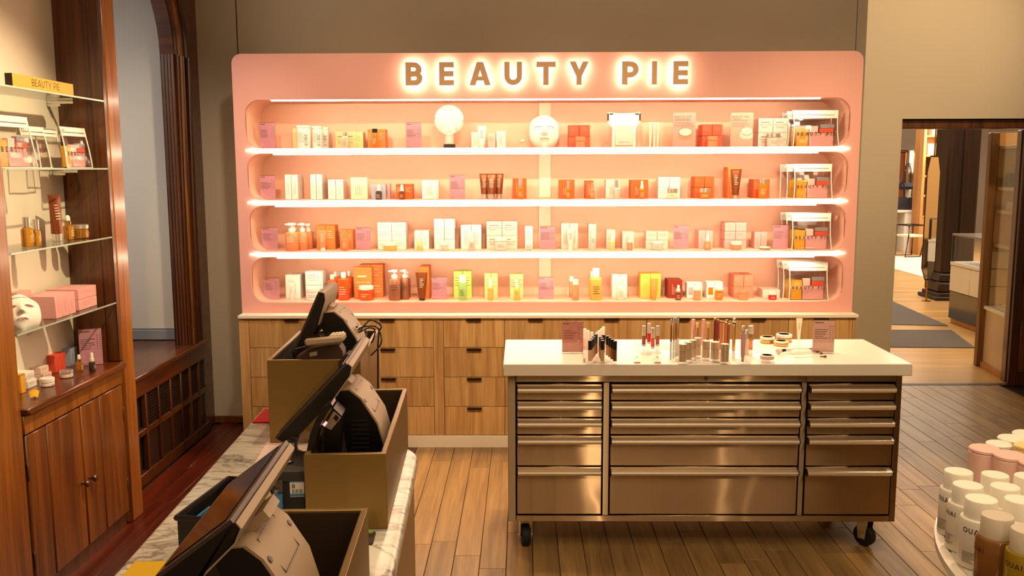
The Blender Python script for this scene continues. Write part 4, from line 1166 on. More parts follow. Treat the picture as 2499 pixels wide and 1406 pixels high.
def face_mask(loc, w, h, label, rotz=0, tilt=-.2, m=None, holes=False):
    """curved mask: ellipse-ish shell with nose, eye slits and mouth"""
    t = thing('face_mask', label, 'mask', loc, rot=(tilt, 0, rotz))
    mb = MB(); NU, NV = (60, 64) if holes else (24, 26); idx = {}; vs = []; fs = []
    def prof(v): return .5 * (1 - abs(2 * v - 1.06) ** 3.0 * .62) if v < .53 else .5 * (1 - abs(2 * v - 1.06) ** 3.4 * .55)
    for i in range(NU + 1):
        for j in range(NV + 1):
            u, v = i / NU * 2 - 1, j / NV
            x = u * w * max(.12, prof(v)); z_ = v * h
            y = .055 * u * u + .03 * (v - .5) ** 2 * 4
            nose = math.exp(-(u / .16) ** 2) * (max(0, min(1, (v - .40) / .04)) * max(0, min(1, (.74 - v) / .3)))
            y -= .028 * nose
            y -= .007 * math.exp(-(u / .3) ** 2 - ((v - .27) / .05) ** 2)
            idx[i, j] = len(vs); vs.append((x, y, z_))
    for i in range(NU):
        for j in range(NV):
            u, v = (i + .5) / NU * 2 - 1, (j + .5) / NV
            eye = ((abs(u) - .42) / .23) ** 2 + ((v - .62) / .04) ** 2 < 1
            mouth = (u / .32) ** 2 + ((v - .27 - .0) / .028) ** 2 < 1
            if holes and (eye or mouth): continue
            fs.append((idx[i, j], idx[i + 1, j], idx[i + 1, j + 1], idx[i, j + 1]))
    n0 = len(vs)
    vs2 = vs + [(x, y + .006, z_) for x, y, z_ in vs]
    fs2 = fs + [tuple(k + n0 for k in f[::-1]) for f in fs]
    edge = {}
    for f in fs:
        for a, b in zip(f, f[1:] + f[:1]):
            if (b, a) in edge: del edge[b, a]
            else: edge[a, b] = 1
    fs2 += [(a, b, b + n0, a + n0) for a, b in edge]
    ob('mask_shell', MB().add(vs2, fs2).mesh('mask', True, 60), m or P_white, t)
    def S(u, v, o=.0015):
        i = (u + 1) / 2 * NU; j = v * NV; i0, j0 = min(int(i), NU - 1), min(int(j), NV - 1); f, g = i - i0, j - j0
        P = lambda a, b: Vector(vs[idx[a, b]])
        p = (P(i0, j0) * (1 - f) + P(i0 + 1, j0) * f) * (1 - g) + (P(i0, j0 + 1) * (1 - f) + P(i0 + 1, j0 + 1) * f) * g
        return p + Vector((0, -o, 0))
    if not holes:
        for s in (-1, 1):
            ob('eye_slit', MB().tube([S(s * (.42 + .22 * math.cos(a)), .60 + .045 * math.sin(a)) for a in [math.pi * k / 8 for k in range(9)]], .0022, 5), INKM, t)
        ob('mouth_slit', MB().tube([S(.3 * math.cos(a), .255 + .035 * math.sin(a)) for a in [math.pi * k / 8 for k in range(9)]], .003, 5), B_terra, t)
        ob('nose_line', MB().tube([S(-.1, .55), S(-.2, .40), S(-.1, .36), S(.1, .36), S(.2, .40), S(.1, .55)], .0016, 5), INKM, t)
    m2 = MB(); lettering(m2, 'BEAUTY PIE', lambda u, v, d: tuple(S(u / (w * .42), .86 + v / h)), w * .035, .2, .3); ob('lettering', m2, INK, t)
    return t
xm, w, h, z = slot(0, 1291, 1367, 275, 5.86)
face_mask((xm, 5.87, z), w * .98, h, 'white moulded face mask with closed eyes standing on top shelf')
grid(0, 1387, 1440, 305, 2, 2, P_red, 'coral red carton behind pink jar, left of the neck mask', .1, Y=5.92, ink=P_coral)
jar(0, 1405, 1429, 333, B_salmon, B_salmon, 'pink jar before the red cartons left of the neck mask')
# neck mask on stand
xm, w, h, z = slot(0, 1483, 1563, 273, 5.88)
t = thing('neck_mask', 'white bib-shaped neck mask with black strap clips, top shelf', 'mask', (xm, 5.88, z))
pts = [(-.5, 1), (-.5, .72), (-.36, .56), (-.36, .03), (-.28, 0), (.28, 0), (.36, .03), (.36, .56), (.5, .72), (.5, 1), (.3, .97), (0, .96), (-.3, .97)]
vs = []
mb = MB()
for k in range(len(pts)):
    pass
n = 13
f_ = [(u * w, .03 * (2 * u) ** 2 * .6, v * h) for u, v in pts]
mb.add(f_ + [(x, y + .012, zz) for x, y, zz in f_], [tuple(range(n)), tuple(range(2 * n - 1, n - 1, -1))] + [(i, (i + 1) % n, n + (i + 1) % n, n + i) for i in range(n)])
ob('mask_panel', mb.mesh('neck', False), P_white, t)
ob('center_panel', MB().box(-w * .28, w * .28, -.006, .004, h * .05, h * .62, .004), P_blush, t)
for s in (-1, 1):
    ob('strap_clip', MB().box(s * w * .485 - .004, s * w * .485 + .004, .004, .03, h * .76, h * .96, .001), B_black, t)
    ob('strap_slot', MB().box(s * w * .39 - .011, s * w * .39 + .011, .003, .009, h * .93, h * .96, .001), B_black, t)
m = MB(); lettering(m, 'BEAUTY PIE', lambda u, v, d: (u, -.0066, v + h * .13), .0065, .2, .3); ob('lettering', m, INK, t)
for k, (a, b) in enumerate(((1583, 1592), (1592, 1602), (1601, 1610))):
    tube(0, a, b, 298, P_cream if k != 1 else P_blush, B_white, f"{['left', 'middle', 'right'][k]} of three slim pale tubes right of the neck mask", Y=5.93 + .012 * k, ink=INKM)
def poster(x0, x1, yt, label, cream):
    xm, w, h, z = slot(0, x0, x1, yt, 5.89)
    t = thing('showcard', label, 'sign', (xm, 5.89, z), group='jar posters on the top shelf')
    ob('board', MB().box(-w / 2, w / 2, 0, .004, 0, h, .0005), pm('poster_pale', (206, 158, 142)) if cream else pm('poster_pink', (206, 146, 136)), t)
    m = MB(); s = 'BEAUTY PIE'; hh = w * .72 / text_w(s, .22, .5)
    lettering(m, s, lambda u, v, d: (u - w * .08, -.0005, v + h * .86), hh, .22, .5)
    _seed[0] += 1
    rows_of_print(m, -w * .44, w * .25, h * .76, h * .84, 2, _seed[0], lambda u, v, d: (u, -.0005, v), .6)
    rows_of_print(m, -w * .44, w * .42, h * .58, h * .74, 5, _seed[0] + 9, lambda u, v, d: (u, -.0005, v), .4)
    ob('lettering', m, INK, t)
    # printed picture of an open jar
    cx_, cz_ = (w * .05, h * .42) if not cream else (w * .22, h * .44)
    rr = w * .31
    el = lambda r1, r2, dz, o: MB().add([(cx_ + r1 * math.cos(a), -o, cz_ + dz + r2 * math.sin(a)) for a in [2 * math.pi * k / 24 for k in range(24)]], [tuple(range(24))])
    right = min(w / 2, cx_ + rr)
    ob('printed_jar', MB().prism([(cx_ - rr, cz_), (cx_ - rr * .95, cz_ - rr * .75), (cx_ - rr * .4, cz_ - rr * 1.0), (cx_ + rr * .4, cz_ - rr * 1.0), (min(w * .49, cx_ + rr * .95), cz_ - rr * .75), (min(w * .49, cx_ + rr), cz_)], -.0006, -.0003), P_coral if not cream else P_blush, t)
    ob('printed_rim', el(rr if cx_ + rr < w / 2 else w * .49 - cx_, rr * .62, rr * .1, .0009), pm('poster_rim', (170, 110, 84)) if not cream else P_grey, t)
    ob('printed_cream', el((rr if cx_ + rr < w / 2 else w * .49 - cx_) * .9, rr * .52, rr * .12, .0012), P_blush if not cream else P_cream, t)
poster(1642, 1698, 275, 'pink showcard with jar picture, left of two on top shelf', False)
grid(0, 1713, 1763, 303, 2, 2, P_red, 'coral red carton between the two jar showcards', .14, ink=P_coral)
jar(0, 1729, 1754, 332, B_salmon, B_salmon, 'pink jar before the red cartons between the showcards')
poster(1783, 1838, 275, 'pale showcard with cream jar picture, right one on top shelf', True)
grid(0, 1850, 1923, 288, 2, 2, P_blush, 'blush carton behind silver jar, beside the top pouches', .15, style='word', ink=INK)
jar(0, 1875, 1908, 325, P_blush, B_silver, 'blush jar before large blush cartons, right part of top shelf', lf=.3)
# pouches: front one plus those tucked behind it
PW = [('top', 0, 1938, 2050, 268, 1918), ('second', 1, 1940, 2034, 400, 1909), ('third', 2, 1935, 2032, 521, 1914), ('bottom', 3, 1928, 2024, 642, 1904)]
for nm, row, a, b, yt, bx in PW:
    xm, w, h, z = slot(row, a, b, yt, 5.80)
    shn = SHN[row]
    pouch_at((xm, 5.81, z), w, h, f'front clear zip pouch with cosmetics at right end of {shn}', where=f'front pouch on the {shn}')
    dx = (slot(row, bx, bx + 10, yt, 5.9)[0] - .005) - (xm - w / 2)
    for k in range(2):
        pouch_at((xm + dx * (.42 + .36 * k), 5.81 + .098 * (k + 1), z), w, h * (1.0 - .01 * k), f"{['second', 'third'][k]} clear pouch tucked behind the front one on {shn}", fill=(k == 0), where=f'second pouch on the {shn}', full=False)

# ------------------------------------------------------------------ second shelf
S2 = 1
card(1, 634, 672, 428, 'lilac price card at the left end of the second shelf')
grid(1, 695, 727, 426, 2, 1, P_white, 'tall white carton right of the leftmost card, second shelf', .13, style='vert', ink=INK)
grid(1, 757, 786, 425, 2, 1, P_white, 'tallest white carton in middle of white group, second shelf', .13, style='vert', ink=INK)
grid(1, 800, 838, 438, 2, 1, P_white, 'shorter white carton left of the cream packet, second shelf', .13, style='vert')
xm, w, h, z = slot(1, 856, 897, 433, 5.92)
carton_at((xm, 5.92, z), w, .05, h, P_cream, 'cream mask packet left of the blue carton, second shelf', 'vert', INKM, 0, name='mask_packet')
carton(1, 906, 941, 450, P_blue, 'blue-grey carton behind the smoky dropper bottle, second shelf', .05)
carton(1, 935, 952, 449, P_pink, 'pink carton standing behind the blue-grey one', .06, Y=5.985, style='vert')
dropper(1, 915, 931, 449, B_dark, 'smoky dark dropper bottle before the blue-grey carton')
grid(1, 966, 1007, 449, 2, 1, P_deep, 'deep orange carton behind leftmost amber dropper, second shelf', .10, ink=INKL)
dropper(1, 972, 988, 450, B_bronze, 'brown amber dropper bottle right of the blue-grey carton')
carton(1, 1030, 1070, 440, P_white, 'white carton left of the second card, second shelf', .12, style='vert', ink=INKM)
tube(1, 1054, 1068, 458, P_white, B_white, 'small white tube before white carton, second shelf', ink=B_salmon)
card(1, 1097, 1135, 427, 'pink price card left of the three bronze tubes')
for k, (a, b, Y) in enumerate(((1170, 1195, 5.90), (1186, 1213, 5.85), (1206, 1229, 5.89))):
    tube(1, a, b, 424, B_bronze, B_silver, f"{['left', 'front middle', 'right'][k]} of three bronze tubes standing on silver caps", Y=Y, taper=.72, capf=.2)
O2 = [(1251, 1285, 436, P_deep, 1262, 1278, 436, B_amber, 'c', 'left of the niche post'), (1364, 1402, 439, P_deep, 1381, 1394, 442, B_amber, 'c', 'right of the niche post'),
      (1429, 1448, 441, P_deep, 1440, 1452, 446, B_terra, 'c', 'on a slim carton'), (1478, 1513, 438, P_blush, 1498, 1512, 438, P_blush, 'c', 'of the blush pair'),
      (1539, 1582, 439, P_deep, 1561, 1574, 441, B_amber, 'd', 'with white dropper')]
ordn = ['first', 'second', 'third', 'fourth', 'fifth']
for k, (a, b, yt, cm, c, d, yb, bm, kind, wh) in enumerate(O2):
    cn = 'orange' if cm is P_deep else 'blush'
    carton(1, a, b, yt, cm, f'{ordn[k]} {cn} carton from the bronze tubes rightwards, second shelf', .10 if k != 2 else .13, style='vert', ink=INKL if cm is P_deep else INKM)
    if kind == 'c': capped(1, c, d, yb, bm, B_silver, f'{ordn[k]} silver-capped bottle right of bronze tubes, second shelf', cf=.42, cr=.6)
    else: dropper(1, c, d, yb, bm, 'amber dropper bottle with white bulb before orange carton, second shelf', collar if False else None) if False else dropper(1, c, d, yb, bm, 'amber dropper bottle with white bulb, second shelf right half')
grid(1, 1606, 1660, 432, 2, 2, P_white, 'white carton behind white silver-lidded jar, second shelf', .12)
jar(1, 1631, 1655, 460, P_cream, B_silver, 'white jar with silver lid before white cartons, second shelf')
grid(1, 1695, 1743, 431, 2, 2, P_deep, 'orange carton behind amber silver-lidded jar, second shelf', .14, ink=P_orange)
jar(1, 1710, 1735, 460, B_amber, B_silver, 'amber jar with silver lid before orange cartons, second shelf')
carton(1, 1776, 1804, 408, P_orange, 'tall orange carton behind bronze tube, second shelf right', .13, style='vert', ink=INKL)
tube(1, 1784, 1811, 413, B_bronze, B_silver, 'single bronze tube before tall orange carton, second shelf', capf=.12, taper=.6)
grid(1, 1838, 1879, 437, 2, 1, P_deep, 'orange carton behind fluted amber bottle near the pouches', .13, ink=INKL)
capped(1, 1853, 1875, 438, B_amber, B_silver, 'fluted amber bottle with wide silver cap near second shelf pouches', cf=.22, cr=.85)

# ------------------------------------------------------------------ third shelf
card(2, 638, 678, 555, 'lilac price card at the left end of the third shelf')
for k, (a, b, Y, yt) in enumerate(((692, 725, 5.82, 545), (723, 748, 5.87, 545), (700, 728, 5.93, 545), (738, 762, 5.96, 546))):
    pump(2, a, b, yt, B_terra, f"{['front left', 'front right', 'rear left', 'rear right'][k]} terracotta pump bottle on the third shelf", Y=Y)
grid(2, 772, 818, 550, 2, 1, P_orange, 'orange carton behind terracotta tube, third shelf', .11, ink=INKL)
tube(2, 775, 797, 561, B_terra, B_white, 'terracotta tube with white cap before orange cartons, third shelf')
grid(2, 829, 862, 561, 2, 1, P_orange, 'small orange carton behind slim terracotta bottle, third shelf', .10, ink=INKL)
capped(2, 833, 849, 566, B_terra, B_terra, 'slim terracotta bottle left of the second card, third shelf', cf=.3, cr=.8)
card(2, 867, 905, 555, 'pink price card right of the terracotta bottles, third shelf')
grid(2, 921, 991, 543, 2, 3, P_white, 'white carton in stack of six behind yellow jar', .12, style='word', ink=INKM)
jar(2, 933, 966, 593, B_yell, B_white, 'yellow jar with white lid before six white cartons, third shelf')
grid(2, 1011, 1047, 563, 2, 1, P_white, 'white carton behind pale yellow bottle, third shelf', .11, style='vert', ink=INK)
capped(2, 1015, 1031, 583, P_pyel, P_cream, 'short pale yellow bottle before white cartons, third shelf', cf=.3, cr=.75, ink=INKM)
grid(2, 1059, 1110, 534, 2, 3, P_white, 'plain white carton in the tallest stack, third shelf', .12)
jar(2, 1071, 1094, 592, P_blush, B_white, 'blush jar before the tallest white stack, third shelf')
grid(2, 1124, 1175, 549, 2, 1, P_white, 'white carton behind frosted white bottle, third shelf', .12, style='vert', ink=INK)
capped(2, 1143, 1159, 566, P_blush, B_white, 'frosted white bottle before printed white cartons, third shelf', cf=.35, cr=.7, ink=INK)
grid(2, 1187, 1263, 540, 2, 2, P_blush, 'large blush-white carton behind wide jar, third shelf', .13, style='word', ink=INK)
jar(2, 1206, 1237, 582, P_blush, B_white, 'wide blush jar before large white cartons, third shelf', lf=.25)
carton(2, 1281, 1300, 553, P_white, 'slim white carton left of the niche post, third shelf', .10)
jar(2, 1284, 1297, 592, P_blush, B_white, 'tiny blush pot before slim white carton, third shelf', lf=.3)
card(2, 1317, 1355, 552, 'pink price card in front of the niche post, third shelf')
grid(2, 1369, 1411, 545, 2, 1, P_blush, 'blush carton behind blush tube, right of the niche post', .11, style='vert', ink=INK)
tube(2, 1383, 1403, 558, P_blush, B_white, 'blush tube before tall blush cartons, third shelf', ink=INK, Y=5.86)
carton(2, 1436, 1455, 547, P_blush, 'tall blush carton behind slim pump bottle, third shelf', .12, style='vert', ink=INK)
pump(2, 1442, 1455, 553, P_blush, 'slim blush pump bottle before tall carton, third shelf', ink=INK)
carton(2, 1480, 1501, 561, P_blush, 'blush carton behind small cream dropper, third shelf', .12)
dropper(2, 1487, 1502, 568, P_pyel, 'small cream dropper bottle right of slim pump, third shelf')
carton(2, 1519, 1547, 566, P_blush, 'blush carton behind small salmon dropper, third shelf', .13, style='vert', ink=INK)
dropper(2, 1531, 1545, 575, B_salmon, 'small salmon dropper bottle, third shelf right half')
grid(2, 1576, 1631, 565, 2, 2, P_blush, 'blush carton behind pearl jar left of a pink card', .11, style='block', ink=INK)
jar(2, 1592, 1620, 590, P_blush, B_white, 'pearl blush jar before four blush cartons, third shelf', lf=.3)
card(2, 1643, 1681, 550, 'pink price card right of four blush cartons, third shelf')
grid(2, 1704, 1740, 562, 2, 1, P_pink, 'pink carton behind salmon dropper, third shelf right', .13, style='vert', ink=INKM)
dropper(2, 1720, 1736, 571, B_salmon, 'salmon dropper bottle before pink cartons, third shelf right')
grid(2, 1768, 1822, 543, 2, 3, P_pink, 'pink carton in stack of six behind salmon jar', .13, style='block', ink=P_coral)
jar(2, 1786, 1813, 590, B_salmon, B_white, 'salmon jar with white lid before six pink cartons')
grid(2, 1841, 1872, 566, 2, 1, P_pink, 'small pink carton left of the rightmost pink card', .09, style='vert', ink=P_coral)
jar(2, 1856, 1883, 603, P_grey, P_cream, 'flat silver compact lying before small pink cartons, third shelf', lf=.5)
card(2, 1886, 1924, 549, 'pink price card beside the pouches, third shelf')

# ------------------------------------------------------------------ bottom shelf
card(3, 643, 682, 678, 'lilac price card at the left end of the bottom shelf')
carton(3, 697, 733, 671, P_white, 'white printed carton at left, bottom shelf', .13, style='vert', ink=INKM)
tube(3, 704, 718, 690, P_white, B_white, 'small white tube before left white carton, bottom shelf', ink=INKM)
grid(3, 745, 789, 662, 1, 2, P_white, 'glossy white carton behind white jar, bottom shelf', .13, style='word', ink=INKM)
jar(3, 743, 780, 705, P_white, B_white, 'large white jar before stacked white cartons, bottom shelf', lf=.3)
for k, (a, b, yt, Y) in enumerate(((797, 821, 671, 5.88), (822, 850, 666, 5.84), (842, 860, 662, 5.97), (806, 828, 664, 5.97), (815, 838, 664, 6.03))):
    capped(3, a, b, yt, B_orange, B_white, f"{['leftmost', 'front', 'rightmost', 'rear left', 'rearmost'][k]} bright orange bottle with white cap, bottom shelf", Y=Y, cf=.2, cr=.42)
grid(3, 878, 935, 646, 2, 2, P_orange, 'large orange carton at the back, behind the orange jar', .10, Y=5.99, style='word', ink=INKL)
carton(3, 864, 908, 652, P_orange, 'front large orange carton directly behind the orange jar', .05, Y=5.925, style='word', ink=INKL)
jar(3, 873, 909, 700, B_orange, B_white, 'large orange jar with white lid, bottom shelf', lf=.26)
for k, (a, b, yt, Y) in enumerate(((946, 976, 660, 5.83), (975, 997, 659, 5.88), (950, 974, 661, 5.95), (985, 1001, 663, 5.98))):
    pump(3, a, b, yt, B_brown, f"{['front left', 'front right', 'rear left', 'rear right'][k]} bronze pump bottle on the bottom shelf", Y=Y, pf=.28, ink=INK)
carton(3, 1024, 1047, 651, P_orange, 'tall orange carton behind the copper tube, bottom shelf', .14, Y=5.93, style=None)
tube(3, 1014, 1043, 666, B_bronze, B_black, 'copper brown tube on black cap, bottom shelf', capf=.08, taper=.6)
card(3, 1053, 1091, 676, 'pink price card left of the green cartons')
grid(3, 1107, 1151, 662, 2, 1, P_green, 'lime green carton behind green bottle, bottom shelf', .11, style='block', ink=INK)
capped(3, 1119, 1138, 673, B_green, B_white, 'green bottle with tall white cap before lime cartons', cf=.3, cr=.96, ink=INK)
grid(3, 1182, 1215, 667, 2, 1, P_pyel, 'pale yellow carton behind spray bottle, bottom shelf', .10, style='block', ink=INKM)
dropper(3, 1190, 1204, 681, B_yell, 'amber spray bottle before pale yellow cartons, bottom shelf', bf=.62)
grid(3, 1244, 1277, 669, 2, 1, P_pyel, 'soft yellow carton behind amber pump, bottom shelf', .10, style='block', ink=INK)
pump(3, 1254, 1269, 683, B_yell, 'small amber pump bottle left of the niche post, bottom shelf', ink=INK, pf=.38)
card(3, 1314, 1352, 676, 'pink price card in front of the niche post, bottom shelf')
capped(3, 1389, 1401, 675, B_salmon, B_white, 'rear rose bottle right of the niche post, bottom shelf', Y=5.96, cf=.25, cr=.9)
capped(3, 1397, 1413, 683, B_salmon, B_white, 'front rose bottle right of the niche post, bottom shelf', cf=.25, cr=.9)
capped(3, 1441, 1470, 656, B_yell, B_white, 'front tall yellow bottle with white cap, bottom shelf', cf=.28, cr=.6, ink=INK)
capped(3, 1437, 1455, 662, B_yell, B_white, 'rear tall yellow bottle behind another, bottom shelf', Y=5.97, cf=.28, cr=.6)
grid(3, 1493, 1531, 670, 2, 1, P_white, 'white carton behind slim white bottle, bottom shelf', .11, style=None)
capped(3, 1508, 1526, 680, B_white, B_white, 'slim white bottle before white cartons, bottom shelf right', cf=.32, cr=.7, ink=B_salmon)
grid(3, 1562, 1613, 668, 2, 1, P_yellow, 'golden yellow carton behind orange tube, bottom shelf', .12, style='vert', ink=B_yell)
tube(3, 1586, 1607, 681, B_tubor, B_tubor, 'orange tube standing before golden yellow cartons', capf=.14, ink=B_yell)
carton(3, 1630, 1665, 684, P_dred, 'dark red carton behind the small red dropper', .14, style='vert', ink=INKL)
dropper(3, 1649, 1664, 696, B_bronze, 'small dark red dropper bottle with white bulb')
grid(3, 1676, 1714, 690, 2, 1, P_white, 'white carton with pink window, bottom shelf', .08, style=None)
jar(3, 1694, 1713, 702, B_salmon, B_white, 'small pink capsule jar with white lid', lf=.25)
grid(3, 1724, 1764, 688, 2, 1, P_white, 'white carton with orange window, bottom shelf', .08, style=None)
jar(3, 1747, 1766, 703, B_amber, B_white, 'small orange capsule jar with white lid', lf=.22)
for a, b, m_ in ((1680, 1691, P_pink), (1730, 1742, B_amber)):
    xm, w, h, z = slot(3, a, b, 704, YCT)
    tgt = [o for o in col.objects if o.name.startswith('carton') and abs(o.location.z - z) < .002 and abs(o.location.x - xm) < .03 and abs(o.location.y - YCT) < .003][0]
    ob('window_print', MB().box(-w / 2, w / 2, -.001, -.0003, h * .35, h * 1.1), m_, tgt)
grid(3, 1790, 1839, 671, 2, 2, P_coral, 'coral carton behind peach jar, bottom shelf', .15, style='block', ink=P_pink)
jar(3, 1805, 1829, 709, B_salmon, B_salmon, 'peach jar before coral cartons, bottom shelf', lf=.35)
carton(3, 1861, 1903, 707, P_blush, 'low blush box behind the small red jar', .14, style=None)
jar(3, 1878, 1898, 714, B_red, B_white, 'small red jar with white lid, bottom shelf right', lf=.35)
# ------------------------------------------------------------------ on the island
ZI = ZT + .0006
def isp(px, py, z=ZI): return atZ(px, py, z)
def ipx(px, py, z=ZI):      # metres per pixel at that point
    a, b = atZ(px - 1, py, z), atZ(px + 1, py, z); return (b.x - a.x) / 2
card_at(isp(1397.5, 861), 53 * ipx(1397, 861), atY(1397, 785, isp(1397, 861).y).z - ZI, 'rose price card at left on the steel island', m=pm('rose_card', (214, 140, 130), .35))
card_at(isp(2009, 861), 54 * ipx(2009, 861), atY(2009, 782, isp(2009, 861).y).z - ZI, 'pale pink price card at right on the steel island', m=pm('pale_card', (236, 184, 170), .35))
def tray_ac(x0, x1, yb, yf, h, label):
    a, b, c = isp(x0, yf), isp(x1, yf), isp((x0 + x1) / 2, yb)
    y1 = max(c.y, a.y + .03)
    t = thing('acrylic_tray', label, 'tray', ((a.x + b.x) / 2, a.y, ZI), group='clear acrylic trays on the island')
    w = (b.x - a.x) / 2; d = y1 - a.y
    ob('plate', MB().box(-w, w, 0, d, h - .003, h, .0005), M_acry, t)
    ob('legs', MB().box(-w, -w + .003, 0, d, 0, h - .0032).box(w - .003, w, 0, d, 0, h - .0032), M_acry, t)
    _seed[0] += 1; m = MB()
    rows_of_print(m, -w * .9, w * .9, .004, h - .006, 2, _seed[0], lambda u, v, dd: (u, -.0006, v), .5)
    ob('printed_text', m, B_salmon, t)
    ob('front_plate', MB().box(-w + .003, w - .003, 0, .003, 0, h - .0032), M_acry, t)
    return ZI + h + .0003
zt1 = tray_ac(1428, 1506, 838, 889, .018, 'clear tray under the black-capped concealers')
zt2 = tray_ac(1655, 1783, 858, 889, .012, 'clear tray under the silver canisters')
zt3 = tray_ac(1563, 1613, 842, 868, .022, 'clear stand under the four lip glosses')
zt4 = tray_ac(1630, 1660, 845, 884, .010, 'clear stand under the brow pencils')
zt5 = tray_ac(1854, 1892, 868, 889, .012, 'clear block under the open compact')
zt6 = tray_ac(1800, 1832, 858, 890, .010, 'clear stand under the pink tube gloss')
def stick(px, yb, yt, wpx, segs, label, cat='makeup', zb_=ZI, name='makeup_stick', n=12, group=None):
    """segs: (part name, from, to, radius factor bottom, top, material)"""
    p = isp(px, yb, zb_); r = wpx / 2 * ipx(px, yb, zb_)
    h = atY(px, yt, p.y).z - zb_
    t = thing(name, label, cat, (p.x, p.y + r, zb_), 0, group)
    for pn, a, b, ra, rb, m in segs:
        e = .001
        ob(pn, MB().lathe([(0, h * a + .0001), (r * ra, h * a + .0001), (r * rb, h * b - e), (r * rb * .9, h * b), (0, h * b)], n), m, t)
    return t
SK = [pm('skin%d' % i, c, .25) for i, c in enumerate(((236, 196, 160), (222, 176, 134), (206, 150, 104), (170, 112, 72), (120, 74, 46)))]
conc = lambda m: [('body', 0, .55, 1, 1, m), ('cap', .552, 1, 1.03, 1.03, B_black)]
cl = [(1440, 882, 832), (1443, 878, 829), (1446, 874, 826), (1449, 870, 822), (1453.5, 864, 817)]
for k, (x, yb, yt) in enumerate(cl): stick(x, yb, yt, 9.5, conc(SK[k]), f"black-capped concealer, {['front', 'second', 'third', 'fourth', 'rear'][k]} in the left row", zb_=zt1, name='concealer', group='black-capped concealers')
for k, (x, yb, yt) in enumerate(((1470.5, 882, 832), (1468.5, 877, 827), (1466.5, 872, 823))): stick(x, yb, yt, 9.5, conc(SK[k + 1]), f"black-capped concealer, {['front', 'second', 'rear'][k]} in the middle row", zb_=zt1, name='concealer', group='black-capped concealers')
for k, (x, yb, yt) in enumerate(((1501, 882, 833), (1494.5, 877, 829), (1489, 872, 825), (1483, 868, 821), (1473, 862, 818))): stick(x, yb, yt, 9.5, conc(SK[4 - k]), f"black-capped concealer, {['front', 'second', 'third', 'fourth', 'rear'][k]} in the right row", zb_=zt1, name='concealer', group='black-capped concealers')
for k, (x, yt) in enumerate(((1427, 803), (1435, 807), (1444, 811), (1457.5, 811), (1463, 807), (1468, 803), (1472.5, 798))):
    stick(x, 859 - abs(k - 3) * 2.2, yt, 8, [('body', 0, .5, 1, 1, P_blush), ('cap', .502, 1, 1, 1, B_white)], f"white stick behind the black caps, {['first', 'second', 'third', 'fourth', 'fifth', 'sixth', 'seventh'][k]} from left", name='white_makeup_stick', group='white sticks behind the concealers')
pz = isp(1425.5, 884); lathe_thing('white_pot', 'tiny white pot left of the black-capped concealers', 'pot', (pz.x, pz.y, ZI), [('body', rnd_prof(.007, 0, .014, .002), B_white), ('lid', rnd_prof(.0075, .0142, .021, .002), B_white)], 14)
for k, (x, yt, yb, c) in enumerate(((1571.5, 796, 846, (150, 84, 66)), (1584, 790, 840, (214, 30, 44)), (1593.5, 801, 852, (222, 96, 80)), (1605, 796, 846, (178, 96, 68)))):
    stick(x, yb, yt, 9.5, [('body', 0, .1, 1, 1, B_white), ('tint', .101, .52, 1, 1, pm('gloss%d' % k, c, .15)), ('cap', .522, 1, .95, .95, B_silver)], f"{['brown', 'bright red', 'coral', 'nude brown'][k]} lip gloss with silver cap on the island", zb_=zt3, name='lip_gloss', group='lip glosses on clear stand')
for k, x in enumerate((1555, 1605)):
    p = isp(x, 889); o = thing('acrylic_block', f"small clear acrylic block {['left of', 'below'][k]} the lip glosses at island front", 'holder', (p.x, p.y, ZI))
    ob('block', MB().box(-.02, .02, 0, .03, 0, .028, .002), M_acry, o); ob('label', MB().box(-.014, .014, -.0006, -.0002, .004, .010), B_salmon, o); ob('pointer', MB().box(-.003, .003, .012, .016, .0283, .031), INK, o)
for k, (x, yt, yb) in enumerate(((1637, 780, 879), (1643.5, 777, 876), (1649, 775, 873), (1654, 772, 870))):
    stick(x, yb, yt, 5, [('clear_holder', 0, .45, 1, 1, B_white), ('barrel', .452, .86, .9, .9, B_gold if k % 2 else B_brown), ('cap', .862, 1, .8, .8, B_silver)], f"slim brow pencil in clear stand, {['first', 'second', 'third', 'fourth'][k]} from left", zb_=zt4, name='brow_pencil', group='slim brow pencils')
for k, (x, yt) in enumerate(((1691.5, 780), (1716.5, 780))):
    stick(x, 842, yt, 9, [('body', 0, 1, 1, 1, P_pink)], f"tall pink stick, {['left', 'right'][k]} one behind the silver canisters", name='pink_makeup_stick', group='tall pink sticks')
for k, (x, yt) in enumerate(((1701.5, 789), (1727.5, 789))):
    stick(x, 846, yt, 9, [('barrel', 0, .8, .95, .6, B_gold), ('flared_cap', .8, 1, .6, .95, B_gold)], f"gold tapered mascara, {['left', 'right'][k]} one behind the silver canisters", name='mascara', group='gold mascaras')
for k, (x, yt, yb, wd_) in enumerate(((1667, 841, 884, 20), (1680, 836, 879, 19), (1692, 831, 873, 17), (1703.5, 826, 868, 17), (1724.5, 833, 874, 19), (1746.5, 836, 878, 21), (1770.5, 841, 884, 20))):
    stick(x, yb, yt, wd_, [('body', 0, .58, 1, 1, mat('champagne_metal', rgb(230, 204, 174), .38, .6, var=0)), ('lid', .585, 1, 1, 1, mat('champagne_metal', rgb(230, 204, 174), .38, .6, var=0))], f"silver canister on the island tray, {['first', 'second', 'third', 'fourth', 'fifth', 'sixth', 'seventh'][k]} from left", zb_=zt2, name='silver_canister', n=22, group='silver canisters')
